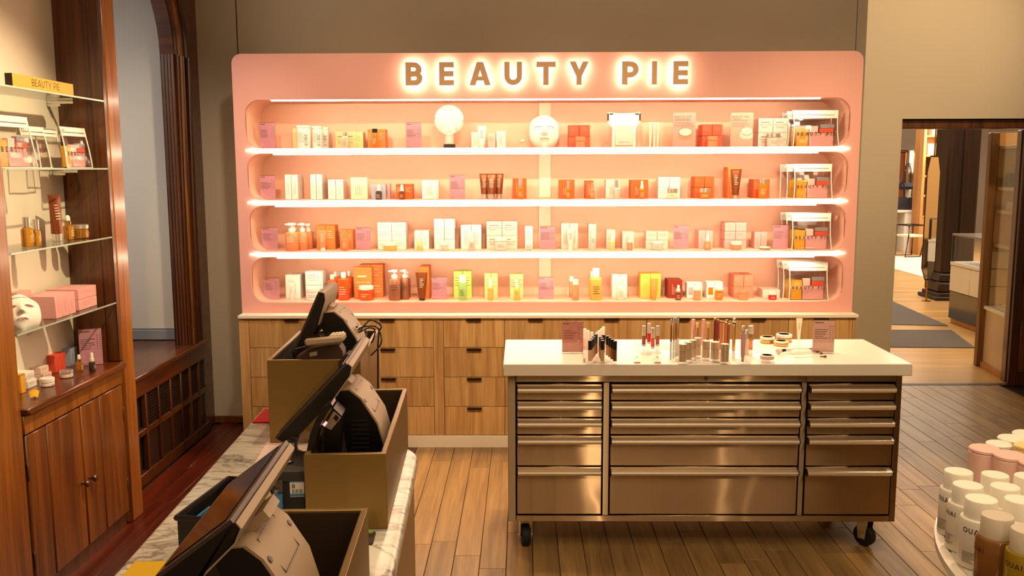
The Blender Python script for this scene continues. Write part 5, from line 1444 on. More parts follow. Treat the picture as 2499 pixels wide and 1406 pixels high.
for k, (x, yt, c) in enumerate(((1744, 777, (110, 22, 22)), (1751, 780, (140, 50, 38)), (1758, 783, (206, 130, 96)), (1764.5, 785, (214, 160, 110)), (1771, 787, (196, 110, 76)), (1778, 791, (150, 90, 60)), (1773, 781, (120, 60, 44)))):
    stick(x, 852 - (6 if k == 6 else 0), yt, 6.5, [('barrel', 0, .93, 1, 1, pm('pencil%d' % k, c, .3)), ('end', .931, 1, 1, 1, B_gold)], ['dark maroon lip pencil at the left of the pencil row', 'brick red lip pencil beside the maroon one', 'peach lip pencil in the pencil row', 'golden nude lip pencil in the pencil row', 'terracotta lip pencil in the pencil row', 'brown lip pencil at the right of the pencil row', 'dark brown lip pencil behind the pencil row'][k], name='lip_pencil', group='lip pencils')
stick(1791, 855, 777, 8, [('barrel', 0, .82, 1, 1, B_gold), ('band', .821, .86, 1, 1, B_black), ('band_white', .861, .9, 1, 1, B_white), ('cap', .901, 1, .9, .9, B_silver)], 'tall gold pencil with black and white banded top', name='banded_pencil')
stick(1813.5, 884, 796, 13, [('cap', 0, .12, .5, .5, B_silver), ('body', .121, .78, .7, 1.0, P_pink), ('top_cap', .781, 1, .6, .6, B_silver)], 'pink tube gloss with silver top at the island front', zb_=zt6, name='tube_gloss')
stick(1822, 866, 806, 13, [('body', 0, .62, 1, 1, P_blush), ('cap', .621, 1, .6, .6, B_silver)], 'pale blush gloss bottle behind the pink tube gloss', name='blush_gloss')
sg = stick(1833, 853, 796, 13, [('tint', 0.0, .42, .85, .85, B_salmon), ('neck', .421, .62, .75, .75, B_gold), ('cap', .621, 1, 1, 1, B_silver)], 'coral gloss with zebra striped silver cap', name='striped_gloss')
st = MB(); r_ = 6.6 * ipx(1833, 853)
for k in range(4):
    zz = .045 + k * .009
    st.tube([(r_ * math.cos(a), r_ * math.sin(a), zz + .004 * abs(math.cos(3 * a))) for a in [2 * math.pi * i / 18 for i in range(18)]], .0012, 4, closed=True)
ob('stripes', st, B_black, sg)['label'] = 'black zigzag stripes'
def compact(px, py, rp, h, label, m1, m2, z=ZI):
    p = isp(px, py, z); r = rp * ipx(px, py, z)
    t = lathe_thing('powder_compact', label, 'compact', (p.x, p.y, z), [('base', rnd_prof(r, 0, h * .55, .002), m1), ('lid', rnd_prof(r * 1.01, h * .56, h, .003), m2), ('rim', [(r * .8, h + .0002), (r * .82, h + .0015), (r * .74, h + .0015), (r * .72, h + .0002)], m2)], 28)
    return t
compact(1873, 836, 18, .030, 'gold-rimmed powder compact left of the stacked compacts', B_gold, P_cream)
compact(1906, 843, 17, .024, 'gold-rimmed compact in front of the white-lidded one', B_gold, P_cream)
compact(1913, 833, 19, .038, 'white-lidded round compact behind two others', B_gold, B_white)
compact(1872, 876, 17, .018, 'blush compact with pointer mark on clear block', P_blush, P_cream, zt5)
def brush(x0, y0, x1, y1, label, head=.018, hr=.006, hm=None, r=.0022, k=0):
    z = ZI + max(hr, r) + .0002
    a, b = isp(x0, y0, z), isp(x1, y1, z)
    dv = b - a; L = dv.length
    t = thing('makeup_brush', label, 'brush', a, math.atan2(dv.y, dv.x), 'makeup brushes')
    Mx = Matrix.Rotation(math.pi / 2, 4, 'Y')
    hd = min(head, L * .5)
    ob('handle', MB().lathe([(0, 0), (r * .6, .0005), (r, L * .15), (r, L - hd * 1.9)], 10, M=Mx), B_white if k % 2 else P_blush, t)
    ob('ferrule', MB().lathe([(r, L - hd * 1.9), (r * 1.2, L - hd), (0, L - hd)], 10, M=Mx), B_black if k % 2 else B_silver, t)
    ob('bristles', MB().lathe([(r * 1.1, L - hd), (hr, L - hd * .45), (hr * .8, L - hd * .1), (0, L)], 12, M=Mx), hm or B_brown, t)
    return t
HB = pm('bristle', (112, 62, 50), .8)
for k, (x0, y0, x1, y1, hr) in enumerate(((1914, 850, 1985, 851, .004), (1918, 858, 1996, 856, .006), (1930, 865, 2008, 862, .005), (1938, 873, 2017, 870, .006), (1921, 862, 2000, 859, .004))):
    brush(x0, y0, x1, y1, f"makeup brush lying at right of the island, {['rearmost', 'second', 'fourth', 'front', 'middle'][k]} of five", hr=hr, hm=HB, k=k)
p0 = isp(1934, 851); brush(1934, 852, 1896, 858, 'short fat powder brush with dark ferrule beside the compacts', head=.03, hr=.014, hm=P_blush, r=.007, k=1)
p = isp(1949, 828); hh = atY(1949, 777, p.y).z - ZI
tube_at((p.x, p.y, ZI), 15 * ipx(1949, 828), hh, P_cream, B_white, 'upright cream tube behind the makeup brushes', .5, .1, INK)

# ------------------------------------------------------------------ left alcove goods
XG = XP - .10
R90 = math.pi / 2
def alc(px, py, z): return atZ(px, py, z)
def yx(px, py, X): return atX(px, py, X)
# plaque on the upper glass shelf
pa, pb = yx(30, 190, XP - .03), yx(179, 218, XP - .03)
hpl = yx(100, 187, XP - .03).z - SH[0]
pl = thing('name_plaque', 'gold name plaque standing on the top glass shelf', 'sign', (XP - .03, (pa.y + pb.y) / 2, SH[0] + .0003), R90)
lw = (pb.y - pa.y)
M_plq = mat('gold_plaque', rgb(226, 172, 62), .4, .15, var=.03)
hpl = .055
ob('bar', MB().box(-lw / 2, lw / 2, 0, .03, 0, hpl, .0008), M_plq, pl)
ob('end', MB().box(-lw / 2 - .001, -lw / 2 - .0001, 0, .03, 0, hpl), INK, pl)
m = MB(); s = 'BEAUTY PIE'; lettering(m, s, lambda u, v, d: (u + lw * .02, -.0005, v + hpl * .3), lw * .46 / text_w(s, .1, .16), .1, .16); ob('lettering', m, pm('plaque_ink', (70, 38, 12)), pl)
# pouches on second glass shelf (faces +X)
zz = SH[1] + .0005
for k, (c, lab) in enumerate((((40, 335), 'nearest clear pouch on the glass shelves, at the frame edge'), ((190, 350), 'farthest clear pouch on the second glass shelf'))):
    p = yx(c[0], c[1], XP - .05)
    pouch_at((XP - .045 - .0 * k, p.y, zz), .27 if k == 0 else .235, .21 if k == 0 else .185, lab, R90, True, ['nearest alcove pouch', 'farthest alcove pouch'][k])
for k, c in enumerate((104, 146)):
    p = yx(c, 350, XP - .09)
    pouch_at((XP - .115 - .02 * k, p.y + .01, zz), .20, .18, f"{['left', 'right'][k]} pouch of the two tucked between the alcove pouches", R90, False, '', full=False)
# third glass shelf: bottles (placed by base pixel)
zz = SH[2] + .0005
def ab(px, pyb, pyt, z):
    p = alc(px, pyb, z); a = atZ(px - 1, pyb, z); b = atZ(px + 1, pyb, z)
    d = (p - CO).length / F
    return p, d, atY(px, pyt, p.y).z - z
M_ambg = mat('amber_liquid_glass', rgb(244, 176, 60), .06, var=.05, trans=.75, coat=.6)
def abottle(px, yb, yt, wpx, label, cf, cr, body=None, cap=None):
    p, d, h = ab(px, yb, yt, zz); return capped_at((p.x, p.y, zz), wpx / 2 * d, h, body or M_ambg, cap or B_silver, label, cf, cr, rotz=R90)
abottle(68.5, 602, 530, 25, 'amber square-shouldered bottle at left on third glass shelf', .36, .6)
abottle(91, 599, 535, 18, 'slim amber bottle beside the square-shouldered one', .42, .75)
p, d, h = ab(140, 588, 475, zz); tube_at((p.x, p.y, zz), 32 * d, h, B_bronze, B_silver, 'bronze tube on silver cap, third glass shelf', .72, .16, rotz=R90 * .75)
p, d, h = ab(150, 575, 470, zz); stk = lathe_thing('silver_tube', 'tall silver tube behind the bronze tube, third glass shelf', 'tube', (p.x - .03, p.y + .02, zz), [('body', rnd_prof(8 * d, 0, h * .6, .002), P_blush), ('cap', rnd_prof(8 * d, h * .602, h, .002), B_silver)], 18)
p, d, h = ab(128, 580, 480, zz); lathe_thing('silver_tube', 'shorter silver tube left of the bronze tube, third glass shelf', 'tube', (p.x - .03, p.y, zz), [('body', rnd_prof(7 * d, 0, h * .55, .002), P_blush), ('cap', rnd_prof(7 * d, h * .552, h, .002), B_silver)], 18)
p, d, h = ab(168.5, 584, 525, zz); dropper_at((p.x, p.y, zz), 11 * d, h, M_ambg, 'amber dropper bottle on third glass shelf', .6, B_gold, rotz=R90)
p, d, h = ab(198, 581, 548, zz); jar_at((p.x, p.y, zz), 17 * d, h, M_ambg, B_silver, 'amber jar with silver lid on third glass shelf', .32, rotz=R90)
p, d, h = ab(34, 596, 520, zz); jar_at((p.x - .03, p.y + .03, zz), 13 * d, h * .55, P_blush, B_silver, 'white jar with silver lid at the left of third glass shelf', .3, rotz=R90)
p, d, h = ab(20, 606, 540, zz); tube_at((p.x - .02, p.y, zz), 22 * d, h, B_bronze, B_silver, 'bronze tube cut by the near post, third glass shelf', .72, .16, rotz=R90)
# fourth glass shelf: mask and pink cartons
zz = SH[3] + .0005
pz = alc(74, 802, zz)
face_mask((XP - .045, pz.y - .0, zz), .155, .17, 'white sheet mask with cut-out eyes leaning on the lowest glass shelf', rotz=R90 - .95, tilt=-.55, holes=True)
def pinkrow(pts, label_f, hh, dep, xo):
    for k, (px, py) in enumerate(pts): pass
a = yx(131, 772, XP - .045); b = yx(180, 760, XP - .045)
yy0 = a.y; cw = (b.y - a.y) / 3
for k in range(3):
    carton_at((XP - .035, yy0 + cw * (k + .5), zz), cw - .0015, .15, .098, P_pink, f"{['near', 'middle', 'far'][k]} upright pink carton in the row of three, lowest glass shelf", 'vert', P_coral, R90, 'pink cartons on the lowest glass shelf')
yy1 = yx(190, 745, XP - .05).y; yy2 = yx(234, 735, XP - .05).y
for r in range(2):
    carton_at((XP - .045, (yy1 + yy2) / 2, zz + r * .0502), (yy2 - yy1), .15, .049, P_pink, f"{['lower', 'upper'][r]} flat pink carton at the far end of lowest glass shelf", 'block', P_coral, R90, 'pink cartons on the lowest glass shelf')
for r in range(2):
    yb_ = yx(28, 700, XA + .03).y
    carton_at((XA + .05, yb_ + .06, zz + r * .0602), .11, .045, .06, P_pink, f"{['lower', 'upper'][r]} pink carton behind the sheet mask", None, None, R90, 'pink cartons on the lowest glass shelf')
# cabinet top
zz = ZK + .0005
def ctop(px, py): return alc(px, py, zz)
p = ctop(226, 891); card_at((p.x, p.y - .006, zz), .105, atY(228, 802, p.y).z - zz, 'lilac price card standing on the wooden cabinet top', rotz=.5)
p, d, h = ab(194.5, 905, 865, zz); dropper_at((p.x, p.y, zz), 7.5 * d, h, M_ambg, 'small amber dropper on the wooden cabinet top', .55, B_gold, rotz=R90)
p, d, h = ab(226, 904, 860, zz); dropper_at((p.x, p.y, zz), 7 * d, h, B_dark, 'small smoky dropper before lilac card on cabinet top', .5, rotz=R90)
p, d, h = ab(162.5, 921, 903, zz); jar_at((p.x, p.y, zz), 14 * d, h, P_blush, B_silver, 'low jar with silver lid on the cabinet top', .45, rotz=R90)
p, d, h = ab(116, 942, 922, zz); jar_at((p.x, p.y, zz), 15 * d, h, B_white, B_white, 'low white jar on the cabinet top', .5, rotz=R90)
p = ctop(176, 894)
for k in range(2): carton_at((p.x + .004, p.y + .003 + k * .033, zz), .031, .12, .088, P_blue, f"{['near', 'far'][k]} blue-grey carton on the cabinet top", 'vert', INK, R90, 'cartons on the cabinet top')
p = ctop(150, 905)
for k in range(3): carton_at((p.x, p.y - .03 + k * .035 - .01, zz), .033, .12 - .01 * k, .084, P_red, f"{['near', 'middle', 'far'][k]} coral red carton on the cabinet top", 'vert', P_coral, R90, 'cartons on the cabinet top')
p = ctop(118, 925)
for r in range(2):
    carton_at((p.x - r * .012, p.y - .002, zz + r * .0302), .07, .09, .029, P_blush, f"{['lower', 'upper'][r]} pale pink carton in far stack on cabinet top", 'block', INKM, R90, 'pale cartons on the cabinet top')
p = ctop(80, 945)
for r in range(2):
    carton_at((p.x - r * .008, p.y, zz + r * .0352), .07, .09, .034, P_white, f"{['lower', 'upper'][r]} white carton in near stack on cabinet top", 'block', INKM, R90, 'pale cartons on the cabinet top')
p = ctop(60, 958); carton_at((p.x + .0, p.y - .005, zz), .035, .09, .082, P_gold, 'golden yellow carton beside the near post on cabinet top', 'vert', P_yellow, R90)
p = ctop(84, 968)
sc_ = thing('tester_scoop', 'yellow curved tester swatch at the front of the cabinet top', 'swatch', (p.x, p.y, zz), R90 + .5)
mb = MB()
rings = []
for k in range(9):
    f = k / 8; xx = -.04 + .08 * f; wv = .013 + .006 * math.sin(math.pi * f); zq = .004 + .012 * math.sin(math.pi * f) + .01 * f
    rings.append([(xx, -wv, zq), (xx, -wv * .4, zq + .006), (xx, wv * .4, zq + .006), (xx, wv, zq), (xx, wv * .4, zq + .003), (xx, -wv * .4, zq + .003)])
ob('swatch', mb.loft(rings), P_gold, sc_); ob('foot', MB().box(-.006, .006, -.002, .002, 0, .016), INK, sc_)

# ------------------------------------------------------------------ loose things on the cash desk
ZDs = ZD + .0006
def dk(px, py, z=ZDs): return atZ(px, py, z)
red = dk(635, 1016)
o = ob('red_pad', MB().box(-.1, .055, -.085, .085, 0, .006, .002), mat('red_felt', rgb(196, 12, 10), .9, var=.08, scale=60), None, (red.x + .095, red.y, ZDs), (0, 0, DROT))
tag(o, 'bright red pad on the far left end of the marble desk', 'pad')
# paper sheet beside the tills
a, b, c, d_ = dk(592, 1182), dk(664, 1060), dk(712, 1076), dk(636, 1200)
o = ob('paper_sheet', MB().add([(v.x, v.y, ZDs + k) for k in (0, .0012) for v in (a, b, c, d_)], [(0, 1, 2, 3), (4, 5, 6, 7), (0, 1, 5, 4), (1, 2, 6, 5), (2, 3, 7, 6), (3, 0, 4, 7)]), P_blush)
tag(o, 'pale paper sheet lying on the marble beside the tills', 'paper')
# black stationery box with label
p0 = dk(735, 1262); bxl = Mdesk @ Vector((ml.x - .076, mr.y + .03, ZDs)); bx = thing('storage_box', 'black cardboard storage box with white barcode label', 'box', (bxl.x, bxl.y, ZDs), DROT)
hb = atY(735, 1150, bxl.y).z - ZDs
Wb = .012
ob('box_body', MB().box(-Wb, .07, 0, .15, 0, hb * .8, .002), mat('black_card', rgb(36, 30, 30), .6), bx)
ob('box_lid', MB().box(-Wb - .002, .072, -.002, .152, hb * .8, hb, .002), mat('charcoal_card', rgb(58, 50, 48), .6), bx)
lbw = .034; lbx = .07 - lbw - .001
lz = atY(735, 1180, bxl.y).z - ZDs
lb = ob('barcode_label', MB().box(lbx, lbx + lbw, -.0012, -.0004, lz - .034, lz + .006), P_white, bx)
m = MB().box(lbx, lbx + lbw, -.0016, -.0013, lz + .002, lz + .006); m.box(lbx, lbx + lbw, -.0016, -.0013, lz - .033, lz - .026)
ob('blue_stripes', m, pm('label_blue', (84, 140, 190)), bx)
m = MB(); lettering(m, 'B', lambda u, v, d: (lbx + .009 + u, -.0018, lz - .012 + v), .010, .16, .3)
for k in range(9): m.box(lbx + .006 + k * .003, lbx + .006 + k * .003 + (.0008 if k % 3 else .0016), -.0018, -.0014, lz - .025, lz - .015)
ob('print', m, INK, bx)
ob('tape', MB().box(-Wb - .003, -Wb + .03, -.0032, .03, hb * .62, hb * .8).box(-Wb - .003, -Wb + .03, -.0035, -.0022, hb * .62, hb * .84), mat('clear_tape', rgb(120, 104, 90), .25), bx)
tg = thing('clip_card', 'small clipped price tag on the black storage box lid', 'tag', (bxl.x + .012, bxl.y + .05, ZDs + hb + .0006), DROT + .9)
ob('tag_card', MB().box(-.02, .02, -.009, .009, 0, .003, .001), M_posdark, tg); ob('tag_window', MB().box(-.016, .016, -.006, .006, .0031, .0036), P_white, tg)
# water bottle
p1 = dk(671, 1288); hb2 = atY(668, 1150, p1.y).z - ZDs
wbt = thing('water_bottle', 'clear plastic water bottle with blue label beside black box', 'bottle', (p1.x, p1.y, ZDs))
rb = .02
ob('bottle', MB().lathe([(0, 0), (rb * .9, .001), (rb, .006), (rb, hb2 * .62), (rb * .93, hb2 * .66), (rb, hb2 * .7), (rb * .8, hb2 * .82), (rb * .42, hb2 * .93), (rb * .4, hb2 * .96)], 20), film('bottle_plastic', (.9, .92, .94), gloss=.22, rough=.1, fres=False), wbt)
ob('label', MB().lathe([(rb + .0006, hb2 * .18), (rb + .0006, hb2 * .58)], 20), pm('label_blue', (84, 140, 190)), wbt)
ob('cap', MB().lathe(rnd_prof(rb * .5, hb2 * .95, hb2, .001), 14), P_white, wbt)
# cream card with flower
fp_ = dk(640, 1322); cf = thing('greeting_card', 'cream greeting card printed with a purple flower behind nearest till', 'card', (fp_.x, fp_.y, ZDs), DROT, rot=(-.1, 0, DROT))
Wc = .10
cfp = [(-Wc * .6, 0), (Wc * .62, 0), (Wc * .12, .135), (-Wc * .2, .135)]
ob('card_panel', MB().prism(cfp, 0, .002, axis=1), mat('cream_card', rgb(236, 206, 150), .6), cf)
fl = MB()
for k in range(7):
    a_ = 2 * math.pi * k / 7; fl.prism([(.0 + .007 * math.cos(a_) + .0045 * math.cos(t_), .112 + .007 * math.sin(a_) + .0045 * math.sin(t_)) for t_ in [2 * math.pi * j / 8 for j in range(8)]], -.0006, -.0002)
ob('flower_petals', fl, pm('petal', (104, 40, 60)), cf)
ob('flower_center', MB().prism([(.005 * math.cos(t_), .112 + .005 * math.sin(t_)) for t_ in [2 * math.pi * j / 10 for j in range(10)]], -.001, -.0007), pm('flower_mid', (220, 110, 60)), cf)
ob('flower_stem', MB().tube([(.003, -.0006, .104), (.009, -.0006, .092), (.02, -.0006, .082)], .001, 4), pm('stem', (60, 50, 24)), cf)
# barcode scanner in holder
p2 = dk(712, 1112); sn = thing('barcode_scanner', 'black handheld barcode scanner standing in its holder', 'scanner', (p2.x, p2.y, ZDs), DROT)
hs = atY(712, 1062, p2.y).z - ZDs
ob('holder', MB().loft([[(r_ * math.cos(a_), r_ * math.sin(a_), z_) for a_ in [2 * math.pi * i / 18 for i in range(18)]] for r_, z_ in ((.034, 0), (.034, .008), (.020, .016), (.018, hs * .55), (.024, hs * .8), (.026, hs * .95))]), M_posdark, sn)
ob('head', MB().box(-.030, .024, -.03, .03, hs * .86, hs + .012, .008), M_posdark, sn)
ob('sticker', MB().box(.008, .014, -.0262, -.0245, hs * .3, hs * .75), P_grey, sn)
# phone handset against the middle terminal
p3 = atY(790, 1090, 2.12); ph = thing('desk_phone', 'black desk telephone with handset inside the middle bronze box', 'telephone', (atY(800, 1090, 2.075).x + .008, 2.075, ZD + .0105), DROT)
def PHp(px, py): q = atY(px, py, 2.075); return (q.x - ph.location.x, q.z - ph.location.z)
hsp = [PHp(*q) for q in ((750, 1098), (757, 1060), (772, 1022), (790, 993), (808, 983), (812, 990), (800, 1005), (783, 1035), (773, 1065), (770, 1098))]
ob('handset', MB().prism(hsp, -.004, .05, axis=1), M_posdark, ph)
kb = [PHp(*q) for q in ((775, 1100), (782, 1050), (805, 1010), (826, 1030), (822, 1060), (800, 1100))]
kb[0] = (kb[0][0], .0); kb[-1] = (kb[-1][0], 0)
ob('phone_body', MB().prism(kb, .052, .12, axis=1), M_posdark, ph)
kp = [PHp(*q) for q in ((783, 1055), (806, 1018), (824, 1034), (800, 1064))]
kpo = ob('key_panel', MB().prism(kp, .049, .0518, axis=1), M_posgrey, ph)
ob('display', MB().prism([PHp(*q) for q in ((806, 1034), (812, 1025), (820, 1033), (814, 1043))], .0475, .0488, axis=1), M_posdark, kpo)
ob('message_lamp', MB().prism([PHp(*q) for q in ((779, 1050), (787, 1041), (791, 1046), (784, 1055))], .0475, .0488, axis=1), emis('lamp_pink', (1, .45, .5), 1.5), ph)
# clear acrylic tray
p4 = dk(728, 1092); at = thing('acrylic_card_tray', 'clear acrylic tray behind the barcode scanner', 'tray', (p4.x + .035, p4.y - .015, ZDs), DROT + .5)
ob('tray_walls', MB().box(-.06, .06, -.05, -.048, 0, .05).box(-.06, .06, .048, .05, 0, .05).box(-.06, -.058, -.048, .048, 0, .05).box(.058, .06, -.048, .048, 0, .05), M_acry, at)
ob('tray_base', MB().box(-.06, .06, -.05, .05, 0, .002), P_blush, at)
# black stock tote with contents
c0, c1, c2 = dk(427, 1300, 1.0), dk(600, 1165, 1.06), dk(432, 1262, 1.06)
tp0 = dk(505, 1345)
TH = .095
Tn, Tf = atZ(431, 1264, ZDs + TH), atZ(558, 1168, ZDs + TH)
Td = (Tf - Tn).normalized(); TROT = math.atan2(-Td.x, Td.y); TLEN = (Tf - Tn).length / 2
Tm = (Tn + Tf) / 2 + Vector((Td.y, -Td.x, 0)) * .07
TLOC = (Tm.x, Tm.y, ZDs)
tt = thing('stock_tote', 'black plastic tote holding a blue folder beside the nearest till', 'tote', TLOC, TROT)
L2, W2, Ht = TLEN, .07, TH
def shell(x0, x1, y0, y1, h, t): return MB().box(x0, x1, y0, y0 + t, 0, h, .002).box(x0, x1, y1 - t, y1, 0, h, .002).box(x0, x0 + t, y0 + t, y1 - t, 0, h, .002).box(x1 - t, x1, y0 + t, y1 - t, 0, h, .002).box(x0 + t, x1 - t, y0 + t, y1 - t, 0, .004)
ob('tote_body', shell(-W2, W2, -L2, L2, Ht, .006), mat('tote_plastic', rgb(26, 18, 16), .45, var=.15), tt)
ob('tote_rim', MB().tube([(-W2, -L2, Ht), (W2, -L2, Ht), (W2, L2, Ht), (-W2, L2, Ht)], .007, 6, closed=True), mat('tote_plastic', rgb(26, 18, 16), .45), tt)
Mt = Matrix.Translation(tt.location) @ Matrix.Rotation(TROT, 4, 'Z')
def into(x, y, z): return Mt @ Vector((x, y, z))
bq_ = atZ(470, 1283, ZDs + .06)
o = ob('blue_folder', MB().box(-.04, .05, -.0025, .0025, 0, .072, .001), pm('folder_blue', (54, 132, 178)), None, into(-W2 + .016, -TLEN + .07, .0046), (0, 0, TROT + math.pi / 2)); tag(o, 'blue folder standing inside the black tote', 'folder')
o = ob('paper_bundle', MB().box(-.03, .03, -.004, .004, 0, .09, .001), pm('bundle', (170, 150, 128)), None, into(-.02, TLEN - .05, .0046), (.1, 0, TROT)); tag(o, 'bundle of grey papers at the far end of the tote', 'paper')
yb0 = dk(362, 1425)
o = ob('yellow_box', MB().box(-.03, .05, -.06, .03, 0, .05, .003), pm('bin_yellow', (226, 176, 20)), None, (yb0.x + .005, yb0.y - .03, ZDs), (0, 0, DROT)); tag(o, 'yellow box at the bottom left corner of the marble desk', 'box')
# phone left by the front box
p5 = dk(912, 1322); o5 = thing('card_wallet', 'small dark wallet with green edge behind the nearest bronze box', 'wallet', (p5.x - .012, p5.y + .01, ZDs), DROT)
ob('wallet_body', MB().box(-.02, .012, -.03, .03, 0, .008, .002), mat('brown_leather', rgb(64, 44, 34), .6), o5); ob('green_strip', MB().box(-.02, .006, .018, .03, .0082, .0095), pm('lime_strip', (120, 190, 50)), o5)
# card reader and cash drawer on the rear box
yk = 2.752
cr0 = atY(795, 858, yk); crd = thing('receipt_printer', 'dark wedge-shaped receipt printer set in the rear bronze box', 'printer', (cr0.x - .04, yk + .02, ZD + .0105), DROT)
def CRp(px, py, Y=yk): q = atY(px, py, Y); return (q.x - crd.location.x, q.z - crd.location.z)
zf = CRp(720, 880)[1]
pw = [CRp(*q) for q in ((722, 872), (750, 856), (800, 848), (826, 846), (834, 858), (836, 876))]
ob('printer_body', MB().prism([(pw[0][0], 0)] + pw + [(pw[-1][0], 0)], -.015, .05, axis=1), mat('printer_grey', rgb(78, 58, 44), .5), crd)
ob('paper_slot', MB().prism([CRp(*q) for q in ((754, 862), (772, 858), (773, 868), (755, 872))], -.017, -.0152, axis=1), B_silver, crd)
ct = thing('card_reader', 'grey handheld card reader with keypad lying on the receipt printer', 'card reader', (atY(795, 832, yk - .01).x, yk - .005, atY(795, 846, yk).z), DROT, rot=(0, -.09, DROT))
cw2 = (atY(841, 832, yk).x - atY(748, 832, yk).x) / 2
ob('reader_body', MB().box(-cw2, cw2, -.03, .045, .0125, .036, .006), M_posgrey, ct)
ob('reader_screen', MB().box(-cw2 * .9, cw2 * .25, -.022, .035, .0362, .0372), M_screen, ct)
for i in range(4):
    for j in range(3): ob('key', MB().box(cw2 * (.33 + .16 * i), cw2 * (.45 + .16 * i), -.022 + .02 * j, -.008 + .02 * j, .0362, .0385, .001), P_cream, ct)
# tangled cables
cbs = [[(905, 868), (930, 838), (925, 806), (912, 796), (880, 800), (872, 815)], [(875, 812), (900, 800), (915, 806), (910, 830), (898, 845)], [(842, 826), (868, 812), (884, 806), (895, 812), (882, 850)], [(880, 806), (898, 785), (910, 782), (930, 795), (925, 808)], [(872, 798), (865, 800), (866, 815)], [(720, 872), (715, 862), (722, 852), (745, 846)]]
yk2 = 2.98
for k, pts in enumerate(cbs):
    P3 = [atY(x, y, (yk2 if k < 5 else 2.80) + .015 * ((i + k) % 3)) for i, (x, y) in enumerate(pts)]
    sm = []
    for i in range(len(P3) - 1):
        q0, q1, q2, q3 = P3[max(i - 1, 0)], P3[i], P3[i + 1], P3[min(i + 2, len(P3) - 1)]
        for j in range(6):
            f = j / 6; sm.append(.5 * ((2 * q1) + (q2 - q0) * f + (2 * q0 - 5 * q1 + 4 * q2 - q3) * f * f + (3 * q1 - q0 - 3 * q2 + q3) * f ** 3))
    sm.append(P3[-1])
    if k < 5:   # cables drop into the box
        e = sm[-1].copy(); sm += [Vector((e.x - .005, e.y, e.z - .05)), Vector((e.x - .01, e.y, ZD + .02))]
    o = ob('cable', MB().tube(sm, .0028, 6), M_posdark if k != 2 else pm('cable_grey', (120, 100, 84)))
    tag(o, ['black cable curling up right of the rear till', 'short black cable looped in the rear bronze box', 'grey cable running from the card reader into the box', 'black cable arching highest over the rear box', 'black cable bending up beside the rear till stand', 'black cable curling at the left of the receipt printer'][k], 'cable', 'tangled till cables')

# ------------------------------------------------------------------ round table with hair care bottles
ZR = .88
TC = (1.815, 1.882); TR = .832
tb = thing('round_table', 'round white display table at the lower right corner', 'table', (TC[0], TC[1], 0))
M_tw = mat('white_lacquer', rgb(236, 226, 208), .25, var=.02)
ob('tabletop', MB().lathe([(0, ZR - .03), (TR - .008, ZR - .03), (TR, ZR - .024), (TR, ZR - .006), (TR - .006, ZR - .002), (TR - .02, ZR - .002), (TR - .024, ZR - .006), (0, ZR - .006)], 96), M_tw, tb)
ob('glass_inlay', MB().lathe([(0, ZR - .0058), (TR - .026, ZR - .0058), (TR - .026, ZR - .0008), (0, ZR - .0008)], 96), mat('frosted_glass', rgb(206, 198, 184), .12, var=.02), tb)
ob('apron', MB().lathe([(TR - .05, ZR - .11), (TR - .05, ZR - .031)], 72), M_tw, tb)
ob('pedestal', MB().lathe([(.3, 0), (.3, .02), (.06, .05), (.06, ZR - .032)], 40), M_tw, tb)
M_ow = mat('hair_bottle_white', rgb(240, 232, 216), .35, var=.02); M_oc = mat('hair_bottle_cap', rgb(246, 238, 222), .4, var=.02)
M_frost = mat('frosted_cap', rgb(238, 222, 200), .35, var=.02, trans=.25)
M_oil = mat('amber_body', rgb(150, 98, 44), .15, var=.1, trans=.3, coat=.5); M_oily = mat('olive_body', rgb(168, 138, 24), .12, var=.1, trans=.3, coat=.5)
M_pt = mat('dusty_pink_tube', rgb(228, 188, 174), .4, var=.02); M_ptt = mat('dusty_pink_lid', rgb(236, 196, 184), .4, var=.02)
def ouai(px, py, wpx, ytop, label, kind='w', rot=0.0, text=True, pos=None):
    p = atZ(px, py, ZR) if pos is None else Vector((pos[0], pos[1], ZR)); d = (p - CO).length / F
    r = wpx / 2 * d; h = (atY(px, ytop, p.y).z - ZR) if pos is None else pos[2]
    bm_, cm = {'w': (M_ow, M_oc), 'a': (M_oil, M_frost), 'y': (M_oily, M_frost)}[kind]
    cf = .27
    t = thing('hair_bottle', label, 'bottle', (p.x, p.y, ZR + .0002), rot, 'hair care bottles on the round table')
    b = h * (1 - cf)
    ob('body', MB().lathe([(0, 0), (r * .94, 0), (r, r * .08), (r, b - r * .2), (r * .95, b - r * .05), (r * .83, b), (0, b)], 32), bm_, t)
    ob('cap', MB().lathe([(0, b + .0002), (r * .80, b + .0002), (r * .80, h - .002), (r * .77, h), (0, h)], 32), cm, t)
    if text:
        m = MB(); s = 'OUAI'; hh = r * .95 / text_w(s, .16, .22)
        fn = lambda u, v, dd: ((r + .0006) * math.sin(u / r), -(r + .0006) * math.cos(u / r), v)
        lettering(m, s, lambda u, v, dd: fn(u, v + b * .74, dd), hh, .16, .22)
        _seed[0] += 1
        rows_of_print(m, -r * .45, r * .45, b * .12, b * .36, 6, _seed[0], lambda u, v, dd: fn(u, v, dd), .5)
        ob('lettering', m, INK, t)
    return t
ouai(2330, 1300, 70, 1150, 'white lettered bottle farthest left on the round table', rot=-1.3)
ouai(2352, 1338, 74, 1183, 'white lettered bottle second along the table edge', rot=-1.5)
ouai(2384, 1378, 78, 1217, 'white lettered bottle fully facing the camera', rot=-.85)
ouai(2422, 1440, 77, 1258, 'brown bottle with frosted cap at the table front', 'a', rot=-1.55)
ouai(2496, 1478, 80, 1292, 'olive yellow bottle with frosted cap in the corner', 'y', rot=-1.15)
ouai(2418, 1312, 66, 1158, 'white bottle behind the first row, left of three', text=False)
ouai(2442, 1346, 70, 1187, 'white bottle behind the first row, middle of three', text=False)
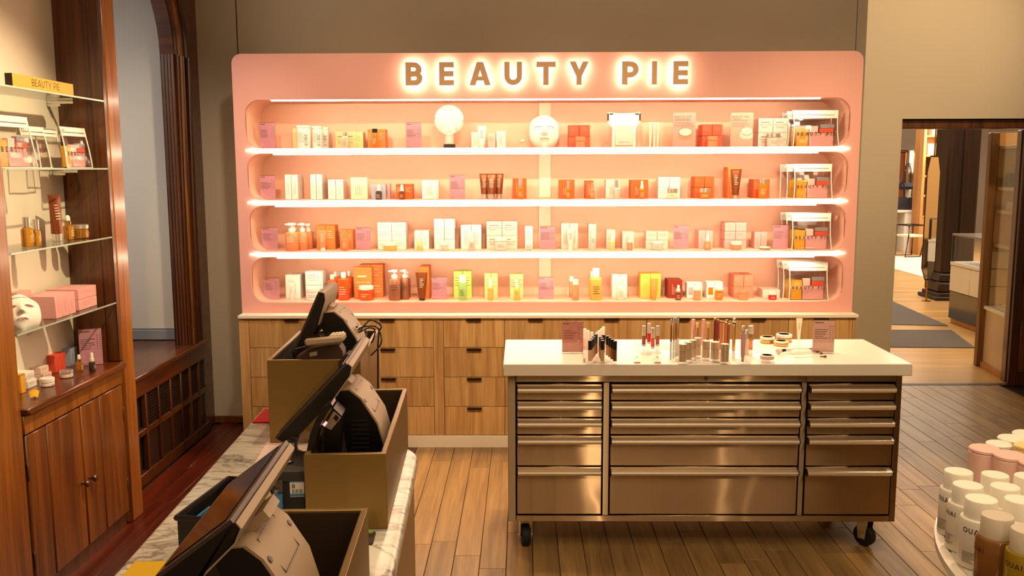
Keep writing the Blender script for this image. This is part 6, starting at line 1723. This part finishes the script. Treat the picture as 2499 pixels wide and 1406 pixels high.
ouai(2478, 1382, 74, 1219, 'white bottle behind the first row, right of three', text=False)
ouai(2498, 1318, 66, 1162, 'white bottle of the third row, rear one', text=False)
ouai(2524, 1352, 70, 1192, 'white bottle of the third row, at the frame edge', text=False)
def ptube(px, py, wpx, ytop, label, m1, m2):
    p = atZ(px, py, ZR); d = (p - CO).length / F; r = wpx / 2 * d; h = atY(px, ytop, p.y).z - ZR
    lathe_thing('hair_canister', label, 'canister', (p.x, p.y, ZR + .0002), [('body', rnd_prof(r, 0, h * .93, .002), m1), ('lid', rnd_prof(r, h * .931, h, .003), m2)], 32, 'canisters at the back of the round table')
ptube(2393, 1240, 60, 1092, 'dusty pink canister, left of the pink row', M_pt, M_ptt)
ptube(2453, 1258, 63, 1108, 'dusty pink canister, middle of the pink row', M_pt, M_ptt)
ptube(2516, 1276, 65, 1126, 'dusty pink canister cut by the frame edge', M_pt, M_ptt)
ptube(2428, 1224, 50, 1081, 'cream canister behind the left pink one', M_oc, M_oc)
ptube(2462, 1209, 58, 1068, 'cream canister behind the middle pink one', M_oc, M_oc)
ptube(2498, 1196, 58, 1057, 'cream canister farthest back on the round table', M_oc, M_oc)
ptube(2495, 1236, 48, 1085, 'yellowish canister between the cream and pink ones', P_pyel, P_pyel)
# ------------------------------------------------------------------ the room beyond the doorway
M_taupe = mat('taupe_wall', rgb(150, 134, 118), .9)
struct('wall_far', MB().box(2.4, 14.5, 22.0, 22.2, 0, 4.2), M_taupe)
struct('wall_far_side', MB().box(14.4, 14.5, YD + .22, 22.0, 0, 4.2), M_wallbeige)['kind'] = 'structure'
struct('wall_far_near', MB().box(5.4, 14.5, YD + .1, YD + .22, 0, 4.2), M_wallbeige)['kind'] = 'structure'
struct('wall_far_left', MB().box(2.3, 2.4, YD + .22, 22.2, 0, 4.2), M_wallbeige)['kind'] = 'structure'
struct('ceiling.001', MB().box(2.3, 14.5, YD + .22, 22.2, 4.2, 4.3), M_ceil)
area('far_room_light', (5.0, 9.2, 4.1), (5.0, 9.2, 0), 140, 2.5, 2.5, (1, .80, .54))
area('far_room_light.001', (6.0, 13.0, 4.1), (6.0, 13.0, 0), 260, 4, 4, (1, .84, .62))
area('far_room_light.002', (8.0, 17.0, 4.1), (8.0, 17.0, 0), 380, 5, 4, (1, .88, .72))
M_mat = mat('grey_carpet', rgb(96, 88, 84), .95, var=.15, scale=90, bump=.3, bscale=300)
def flat(name, pts, z0, h, m, label, cat):
    v = [atZ(x, y, z0) for x, y in pts]; n = len(v)
    o = ob(name, MB().add([(p.x, p.y, z0 + k) for k in (0, h) for p in v], [tuple(range(n)), tuple(range(2 * n - 1, n - 1, -1))] + [(i, (i + 1) % n, n + (i + 1) % n, n + i) for i in range(n)]).mesh(name, False), m)
    return tag(o, label, cat)
flat('floor_mat', [(2120, 806), (2322, 807), (2379, 850), (2120, 848)], .0005, .008, M_mat, 'nearer dark grey mat on the pale floor past the doorway', 'mat')
flat('floor_mat', [(2120, 713), (2175, 735), (2313, 796), (2120, 792)], .0005, .008, M_mat, 'farther dark grey mat on the pale floor past the doorway', 'mat')
flat('area_rug', [(2120, 622), (2330, 628), (2330, 702), (2292, 688), (2120, 640)], .0005, .01, mat('ivory_rug', rgb(226, 214, 196), .95, var=.05, scale=40), 'ivory rug on the far room floor', 'rug')
# column
yq = 12.2
xa, xb = atY(2318, 310, yq).x, atY(2399, 315, yq).x
cl_ = thing('timber_column', 'massive dark carved timber column beyond the doorway', 'column', ((xa + xb) / 2, yq + .2, 0))
w_ = (xb - xa) / 2
M_bd = wood('black_oak', rgb(26, 12, 6), rgb(52, 26, 12), axis=2, scale=.6, rough=.45, bump=.3, rand=False)
ob('shaft', MB().box(-w_, w_, -.2, .2, .35, 4.19, .03), M_bd, cl_)
ob('shaft_ridge', MB().box(-w_ * .1, w_ * .15, -.225, -.2, .4, 4.19, .01), M_bd, cl_)
ob('base', MB().box(-w_ - .05, w_ + .05, -.25, .25, 0, .1, .01).box(-w_ - .09, w_ + .09, -.29, .29, .0, .05, .01), M_bd, cl_)
ob('base_moulding', MB().box(-w_ - .03, w_ + .03, -.23, .23, .1, .24, .02).box(-w_ - .015, w_ + .015, -.215, .215, .24, .36, .02), M_bd, cl_)
# long mirror on a pole
pm0 = atZ(2260, 735, .0)
mr_ = thing('pole_mirror', 'tall elongated octagonal mirror on a slim brass pole', 'mirror', (pm0.x, pm0.y, 0), -.35)
zq = lambda y: atY(2268, y, pm0.y).z
ob('pole', MB().lathe([(.011, 0), (.011, 4.19)], 10), mat('brass', rgb(176, 124, 56), .3, 1.0, var=0), mr_)
ob('foot', MB().lathe([(0, 0), (.06, 0), (.06, .008), (0, .01)], 18), mat('brass', rgb(176, 124, 56), .3, 1.0, var=0), mr_)
za, zb2 = zq(683), zq(380); wm = .085
octo = lambda w, i: [(-w * .45, za + i), (w * .45, za + i), (w, za + .16), (w, zb2 - .22), (w * .6, zb2 - i), (-w * .6, zb2 - i), (-w, zb2 - .22), (-w, za + .16)]
ob('frame', MB().prism(octo(wm, 0), -.05, -.012, axis=1), M_bd, mr_)
ob('mirror_glass', MB().prism(octo(wm * .86, .02), -.054, -.0502, axis=1), mat('mirror', rgb(225, 225, 220), .03, 1.0, var=0), mr_)
# wooden shelf unit far back
ysu = 18.6
x0, x1 = atY(2260, 320, ysu).x, atY(2314, 320, ysu).x
su = thing('wall_shelving', 'lit oak shelving unit at the back of the far room', 'shelving', ((x0 + x1) / 2, ysu, 0))
hwid = (x1 - x0) / 2
M_fo = wood('far_oak', rgb(176, 116, 62), rgb(214, 160, 100), axis=2, scale=.5, rough=.5, bump=.03, rand=False)
ztop = atY(2285, 250, ysu).z
ob('back_panel', MB().box(-hwid, hwid, .38, .4, 0, ztop), M_fo, su)
for s in (-1, 1): ob('side_panel', MB().box(s * hwid - .03, s * hwid + .03, 0, .4, 0, ztop, .004), M_fo, su)
base_z = atY(2285, 527, ysu).z
ob('base_door', MB().box(-hwid + .03, hwid - .03, .01, .03, .02, base_z - .03), M_fo, su)
fz = []
for y in (330, 378, 428, 476, 527):
    z_ = atY(2285, y, ysu).z; fz.append(z_)
    ob('shelf', MB().box(-hwid + .03, hwid - .03, 0, .38, z_ - .04, z_, .004), M_fo, su)
area('shelf_glow', (su.location.x, ysu - .5, 2.4), (su.location.x, ysu + .3, 1.4), 25, .6, .6, (1, .72, .38))
def far_item(x, y, z, w, d, h, m, label, cat, name):
    o = ob(name, MB().box(-w / 2, w / 2, 0, d, 0, h, .004), m, None, (x, y, z)); return tag(o, label, cat)
sx_ = su.location.x
far_item(sx_ + .05, ysu + .1, fz[0] + .0005, .2, .2, .2, P_white, 'white box on the uppermost shelf of the far oak unit', 'box', 'storage_box')
far_item(sx_ + .02, ysu + .1, fz[1] + .0005, .28, .2, .23, P_white, 'white box on the second shelf of the far oak unit', 'box', 'storage_box')
for k in range(4):
    far_item(sx_ - .02 + k * .07, ysu + .1, fz[2] + .0005, .062, .15, .26, B_black, f"black box with pale dot, {['first', 'second', 'third', 'fourth'][k]} of the far upper row", 'box', 'black_box')['group'] = 'black boxes on the far oak unit'
for k in range(4):
    far_item(sx_ - .02 + k * .07, ysu + .1, fz[3] + .0005, .062, .15, .16, B_black, f"low black box, {['first', 'second', 'third', 'fourth'][k]} of the far lower row", 'box', 'black_box')['group'] = 'black boxes on the far oak unit'
far_item(sx_ + .08, ysu + .1, fz[4] + .0005, .3, .2, .06, P_blush, 'flat pale folded cloths on the far oak unit', 'cloth', 'folded_cloth')
# display table with bags
yt_ = 19.2
tx0, tx1 = atY(2170, 512, yt_).x, atY(2252, 512, yt_).x
zt_ = atY(2220, 513, yt_).z
td = thing('display_table', 'white display table with slab leg in the far room', 'table', ((tx0 + tx1) / 2, yt_, 0))
ob('tabletop', MB().box(-(tx1 - tx0) / 2, (tx1 - tx0) / 2, 0, .8, zt_ - .05, zt_, .004), P_white, td)
lx0, lx1 = atY(2208, 560, yt_).x - td.location.x, atY(2229, 560, yt_).x - td.location.x
ob('leg', MB().box(lx0, lx1, .02, .5, 0, zt_ - .05, .004), P_white, td)
ob('leg', MB().box(-(tx1 - tx0) / 2 + .02, -(tx1 - tx0) / 2 + .1, .02, .5, 0, zt_ - .05, .004), P_white, td)
M_bag = mat('navy_leather', rgb(46, 40, 48), .45)
def bag(px, py, w, h, hh, label, z=None):
    p = atY(px, py, yt_ + .12); z = zt_ + .0005 if z is None else z
    b = thing('handbag', label, 'bag', (p.x, yt_ + .2, z), group='handbags on the far table')
    ob('bag_body', MB().loft([[(-w / 2, -.07, 0), (w / 2, -.07, 0), (w / 2, .07, 0), (-w / 2, .07, 0)], [(-w * .54, -.08, h * .4), (w * .54, -.08, h * .4), (w * .54, .08, h * .4), (-w * .54, .08, h * .4)], [(-w * .42, -.03, h), (w * .42, -.03, h), (w * .42, .03, h), (-w * .42, .03, h)]]), M_bag, b)
    for s in (-.03, .03):
        ob('handle', MB().tube([(-w * .26, s, h * .8)] + [(-w * .26 * math.cos(a), s, h + hh * math.sin(a) * .95 + .02) for a in [math.pi * i / 10 for i in range(11)]] + [(w * .26, s, h * .8)], .01, 6), M_bag, b)
bag(2200, 500, .32, .27, .35, 'dark handbag at the left on the far display table')
bag(2238, 500, .34, .26, .30, 'dark handbag at the right on the far display table')
rs = far_item(atY(2236, 480, yt_ + .5).x, yt_ + .5, zt_ + .0005, .3, .2, .42, P_cream, 'pale riser block behind the handbags', 'riser', 'riser_block')
bq = bag(2236, 470, .28, .15, .42, 'small dark handbag raised above the other two', z=zt_ + .4215)
[o for o in col.objects if o.name.startswith('handbag')][-1].location.y = yt_ + .6
# wire stool
p = atZ(2230, 629, 0); q = .19
stl = thing('wire_stool', 'thin black wire stool with pale seat in the far room', 'stool', (p.x, p.y + .2, .011), .25)
hz_ = atY(2230, 578, p.y).z; bz_ = atY(2230, 552, p.y).z
ob('wire_frame', MB().tube([(-q, -q, bz_), (-q, -q, hz_), (-q * 1.3, -q, 0.01), (q * .5, -q, .01), (q, -q, hz_), (q, -q, bz_)], .012, 6).tube([(-q, q, bz_), (-q, q, .01), (q, q, .01), (q, q, bz_)], .012, 6).tube([(-q, -q, bz_), (q, -q, bz_), (q, q, bz_), (-q, q, bz_)], .012, 6, closed=True), B_black, stl)
ob('seat', MB().box(-q, q, -q, q, hz_ - .02, hz_ + .02, .006), P_cream, stl)
# dark wooden press and lit glass cabinet at the back
yw = 21.2
wx0, wx1 = atY(2130, 400, yw).x, atY(2212, 400, yw).x; wz = atY(2200, 366, yw).z
wd_ = thing('wooden_press', 'dark reddish wooden press at the back left of far room', 'cupboard', ((wx0 + wx1) / 2, yw, 0))
ww = (wx1 - wx0) / 2
M_rw = wood('reddish_wood', rgb(96, 42, 16), rgb(146, 78, 34), axis=2, scale=.5, rough=.4, bump=.05, rand=False)
ob('body', MB().box(-ww, ww, .05, .6, .3, wz - .06), M_rw, wd_); ob('cornice', MB().box(-ww - .04, ww + .04, 0, .62, wz - .06, wz, .02), M_rw, wd_)
ob('door', MB().box(-ww * .1, ww * .92, .02, .05, .4, wz - .15, .01), M_rw, wd_); ob('leg', MB().box(ww - .1, ww, .1, .2, 0, .3, .02), M_rw, wd_); ob('leg', MB().box(-ww, -ww + .1, .1, .2, 0, .3, .02), M_rw, wd_)
gx0, gx1 = atY(2217, 400, yw).x, atY(2262, 400, yw).x; gz0 = atY(2240, 472, yw).z
gc = thing('lit_cabinet', 'glowing cream glazed cabinet behind the handbags', 'cabinet', ((gx0 + gx1) / 2, yw, 0))
gw = (gx1 - gx0) / 2
ob('lower_body', MB().box(-gw, gw, .1, .6, 0, gz0), pm('far_peach', (214, 168, 138)), gc)
ob('back_panel', MB().box(-gw, gw, .58, .6, gz0, wz), P_cream, gc)
for x in (-gw + .03, -gw * .0, gw - .03): ob('upright', MB().box(x - .03, x + .03, .1, .16, gz0, wz, .004), pm('far_brass', (150, 110, 60)), gc)
ob('shelf', MB().box(-gw, gw, .16, .58, (gz0 + wz) / 2 - .05, (gz0 + wz) / 2, .004), P_cream, gc)
area('cabinet_glow', (gc.location.x, yw + .2, wz - .05), (gc.location.x, yw + .4, gz0), 18, .7, .1, (1, .8, .5))
# counter on the right with bag on it
xk = 4.95; yk0, yk1 = 9.0, 10.4
kc = thing('vitrine_counter', 'white drawer counter with glass top and mirrored base', 'counter', (xk, (yk0 + yk1) / 2, 0))
kl = (yk1 - yk0) / 2
z1, z2, z3 = .375, .716, 1.04
ob('mirrored_base', MB().box(.0, .5, -kl, kl, .06, z1, .003), mat('grey_mirror', rgb(120, 116, 108), .15, .7, var=0), kc)
ob('plinth', MB().box(.03, .5, -kl, kl, 0, .06), M_fo, kc)
for i in range(3):
    a_, b_ = -kl + 2 * kl * i / 3, -kl + 2 * kl * (i + 1) / 3
    ob('drawer', MB().box(-.01, .5, a_ + .004, b_ - .004, z1 + .006, z2 - .045, .004), P_white, kc)
ob('counter_slab', MB().box(-.015, .52, -kl, kl, z2 - .04, z2, .004), P_white, kc)
ob('back_panel', MB().box(.46, .5, -kl, kl, z2, z3 - .03), P_cream, kc)
ob('glass_top', MB().box(-.01, .52, -kl, kl, z3 - .025, z3, .003), mat('grey_glass_top', rgb(142, 132, 128), .15), kc)
ob('glass_front', MB().box(-.006, -.001, -kl, kl, z2, z3 - .025), M_acry, kc)
ob('end_post', MB().box(-.01, .02, kl - .03, kl, z2, z3 - .025), M_bd, kc)
pb_ = atX(2382, 645, xk + .12)
bg = thing('tote_bag', 'olive grey cloth bag standing on the white drawer counter', 'bag', (xk + .14, 9.55, z2 + .0005), math.pi / 2)
ob('bag_body', MB().loft([[(-.13, -.06, 0), (.13, -.06, 0), (.13, .06, 0), (-.13, .06, 0)], [(-.05, -.02, .26), (.05, -.02, .26), (.05, .02, .26), (-.05, .02, .26)]]), mat('olive_cloth', rgb(112, 98, 66), .8), bg)
ob('handle', MB().tube([(-.03, 0, .25), (-.02, 0, .28), (.02, 0, .28), (.03, 0, .25)], .005, 5), mat('olive_cloth', rgb(112, 98, 66), .8), bg)
# tall glazed cabinet with timber posts next to the doorway
xg = atZ(2441, 926, 0).x; y0g = atZ(2441, 926, 0).y; y1g = atZ(2388, 893, 0).y; xg2 = atZ(2388, 893, 0).x
tc_ = thing('glazed_cabinet', 'tall glazed display cabinet between two timber posts by the doorway', 'cabinet', (xg, y0g, 0), math.atan2(-(xg2 - xg), (y1g - y0g)))
Lg = math.hypot(xg2 - xg, y1g - y0g)
M_po = wood('post_wood', rgb(92, 56, 22), rgb(134, 88, 40), axis=2, scale=.7, rough=.4, bump=.05, rand=False)
HT = dzt - .08
ob('post', MB().box(.0, .11, -.1, .0, 0, HT, .006), M_dark, tc_)
ob('post', MB().box(-.03, .045, Lg - .03, Lg + .05, 0, HT, .006), M_po, tc_)
zled = .56
ob('lower_panel', MB().box(.02, .04, .0, Lg - .03, .05, zled - .03, .002), mat('pale_stone', rgb(214, 196, 176), .3), tc_)
ob('skirting', MB().box(.0, .03, .0, Lg - .03, 0, .05), M_fo, tc_)
ob('ledge', MB().box(-.0, .5, .0, Lg - .03, zled - .03, zled, .003), P_white, tc_)
ye = Lg + .03
ob('end_panel', MB().box(.046, .75, ye, ye + .02, zled, HT), pm('lit_oak_back', (226, 178, 116)), tc_)
for k in range(3):
    ob('drawer', MB().box(.046, .75, ye - .03, ye - .001, zled + .01 + k * .16, zled + .165 + k * .16, .004), pm('peach_drawer', (236, 200, 152)), tc_)
tz = [1.12, 1.42, 1.62, 1.98]
for z_ in tz:
    sl = ob('shelf', MB().box(.05, .75, .05, ye - .002, z_ - .03, z_, .004), pm('shelf_peach', (224, 178, 132)), tc_)
    ob('added_shelf_glow', MB().box(.10, .7, .06, .08, z_ - .036, z_ - .0305), emis('cabinet_fill_glow', (1, .74, .4), 12.0), sl)  # glowing strip added under each shelf to brighten the interior
ob('added_top_glow', MB().box(.10, .7, .06, .08, HT - .02, HT - .01), emis('cabinet_fill_glow', (1, .74, .4), 12.0), tc_)  # same added glow at the cabinet head
ob('glass_pane', MB().box(.03, .036, .0, Lg - .03, zled, HT), M_glass, tc_)
ang = tc_.rotation_euler[2]
Mg = Matrix.Translation(tc_.location) @ Matrix.Rotation(ang, 4, 'Z')
for k in range(4):
    p = Mg @ Vector((.14 + k * .085, ye - .12, tz[2] + .0005)); o = ob('stock_box', MB().box(-.036, .036, -.05, .05, 0, .12 if k < 2 else .2, .003), B_black, None, p, (0, 0, ang))
    tag(o, f"dark stock box behind cabinet glass, {['first', 'second', 'third', 'fourth'][k]} from the left", 'box', 'dark boxes in the glazed cabinet')
for k in range(4):
    p = Mg @ Vector((.14 + k * .085, ye - .12, tz[1] + .0005)); o = ob('stock_jar', MB().lathe(rnd_prof(.03, 0, .07, .004), 12), P_blush, None, p)
    tag(o, f"pale jar behind cabinet glass, {['first', 'second', 'third', 'fourth'][k]} from the left", 'jar', 'pale jars in the glazed cabinet')
# dark door leaf at the frame edge
dp = atY(2476, 700, YD + .06)
dr = struct('door_1', MB().box(dp.x, 4.75, YD + .05, YD + .09, 0, dzt - .08, .006), wood('door_wood', rgb(46, 18, 8), rgb(84, 38, 16), axis=2, scale=.7, rough=.35, bump=.06, rand=False))
struct('door_panel', MB().box(dp.x + .06, 4.6, YD + .035, YD + .05, .12, .55, .008).box(dp.x + .06, 4.6, YD + .035, YD + .05, .65, 2.0, .008), M_dark, dr)
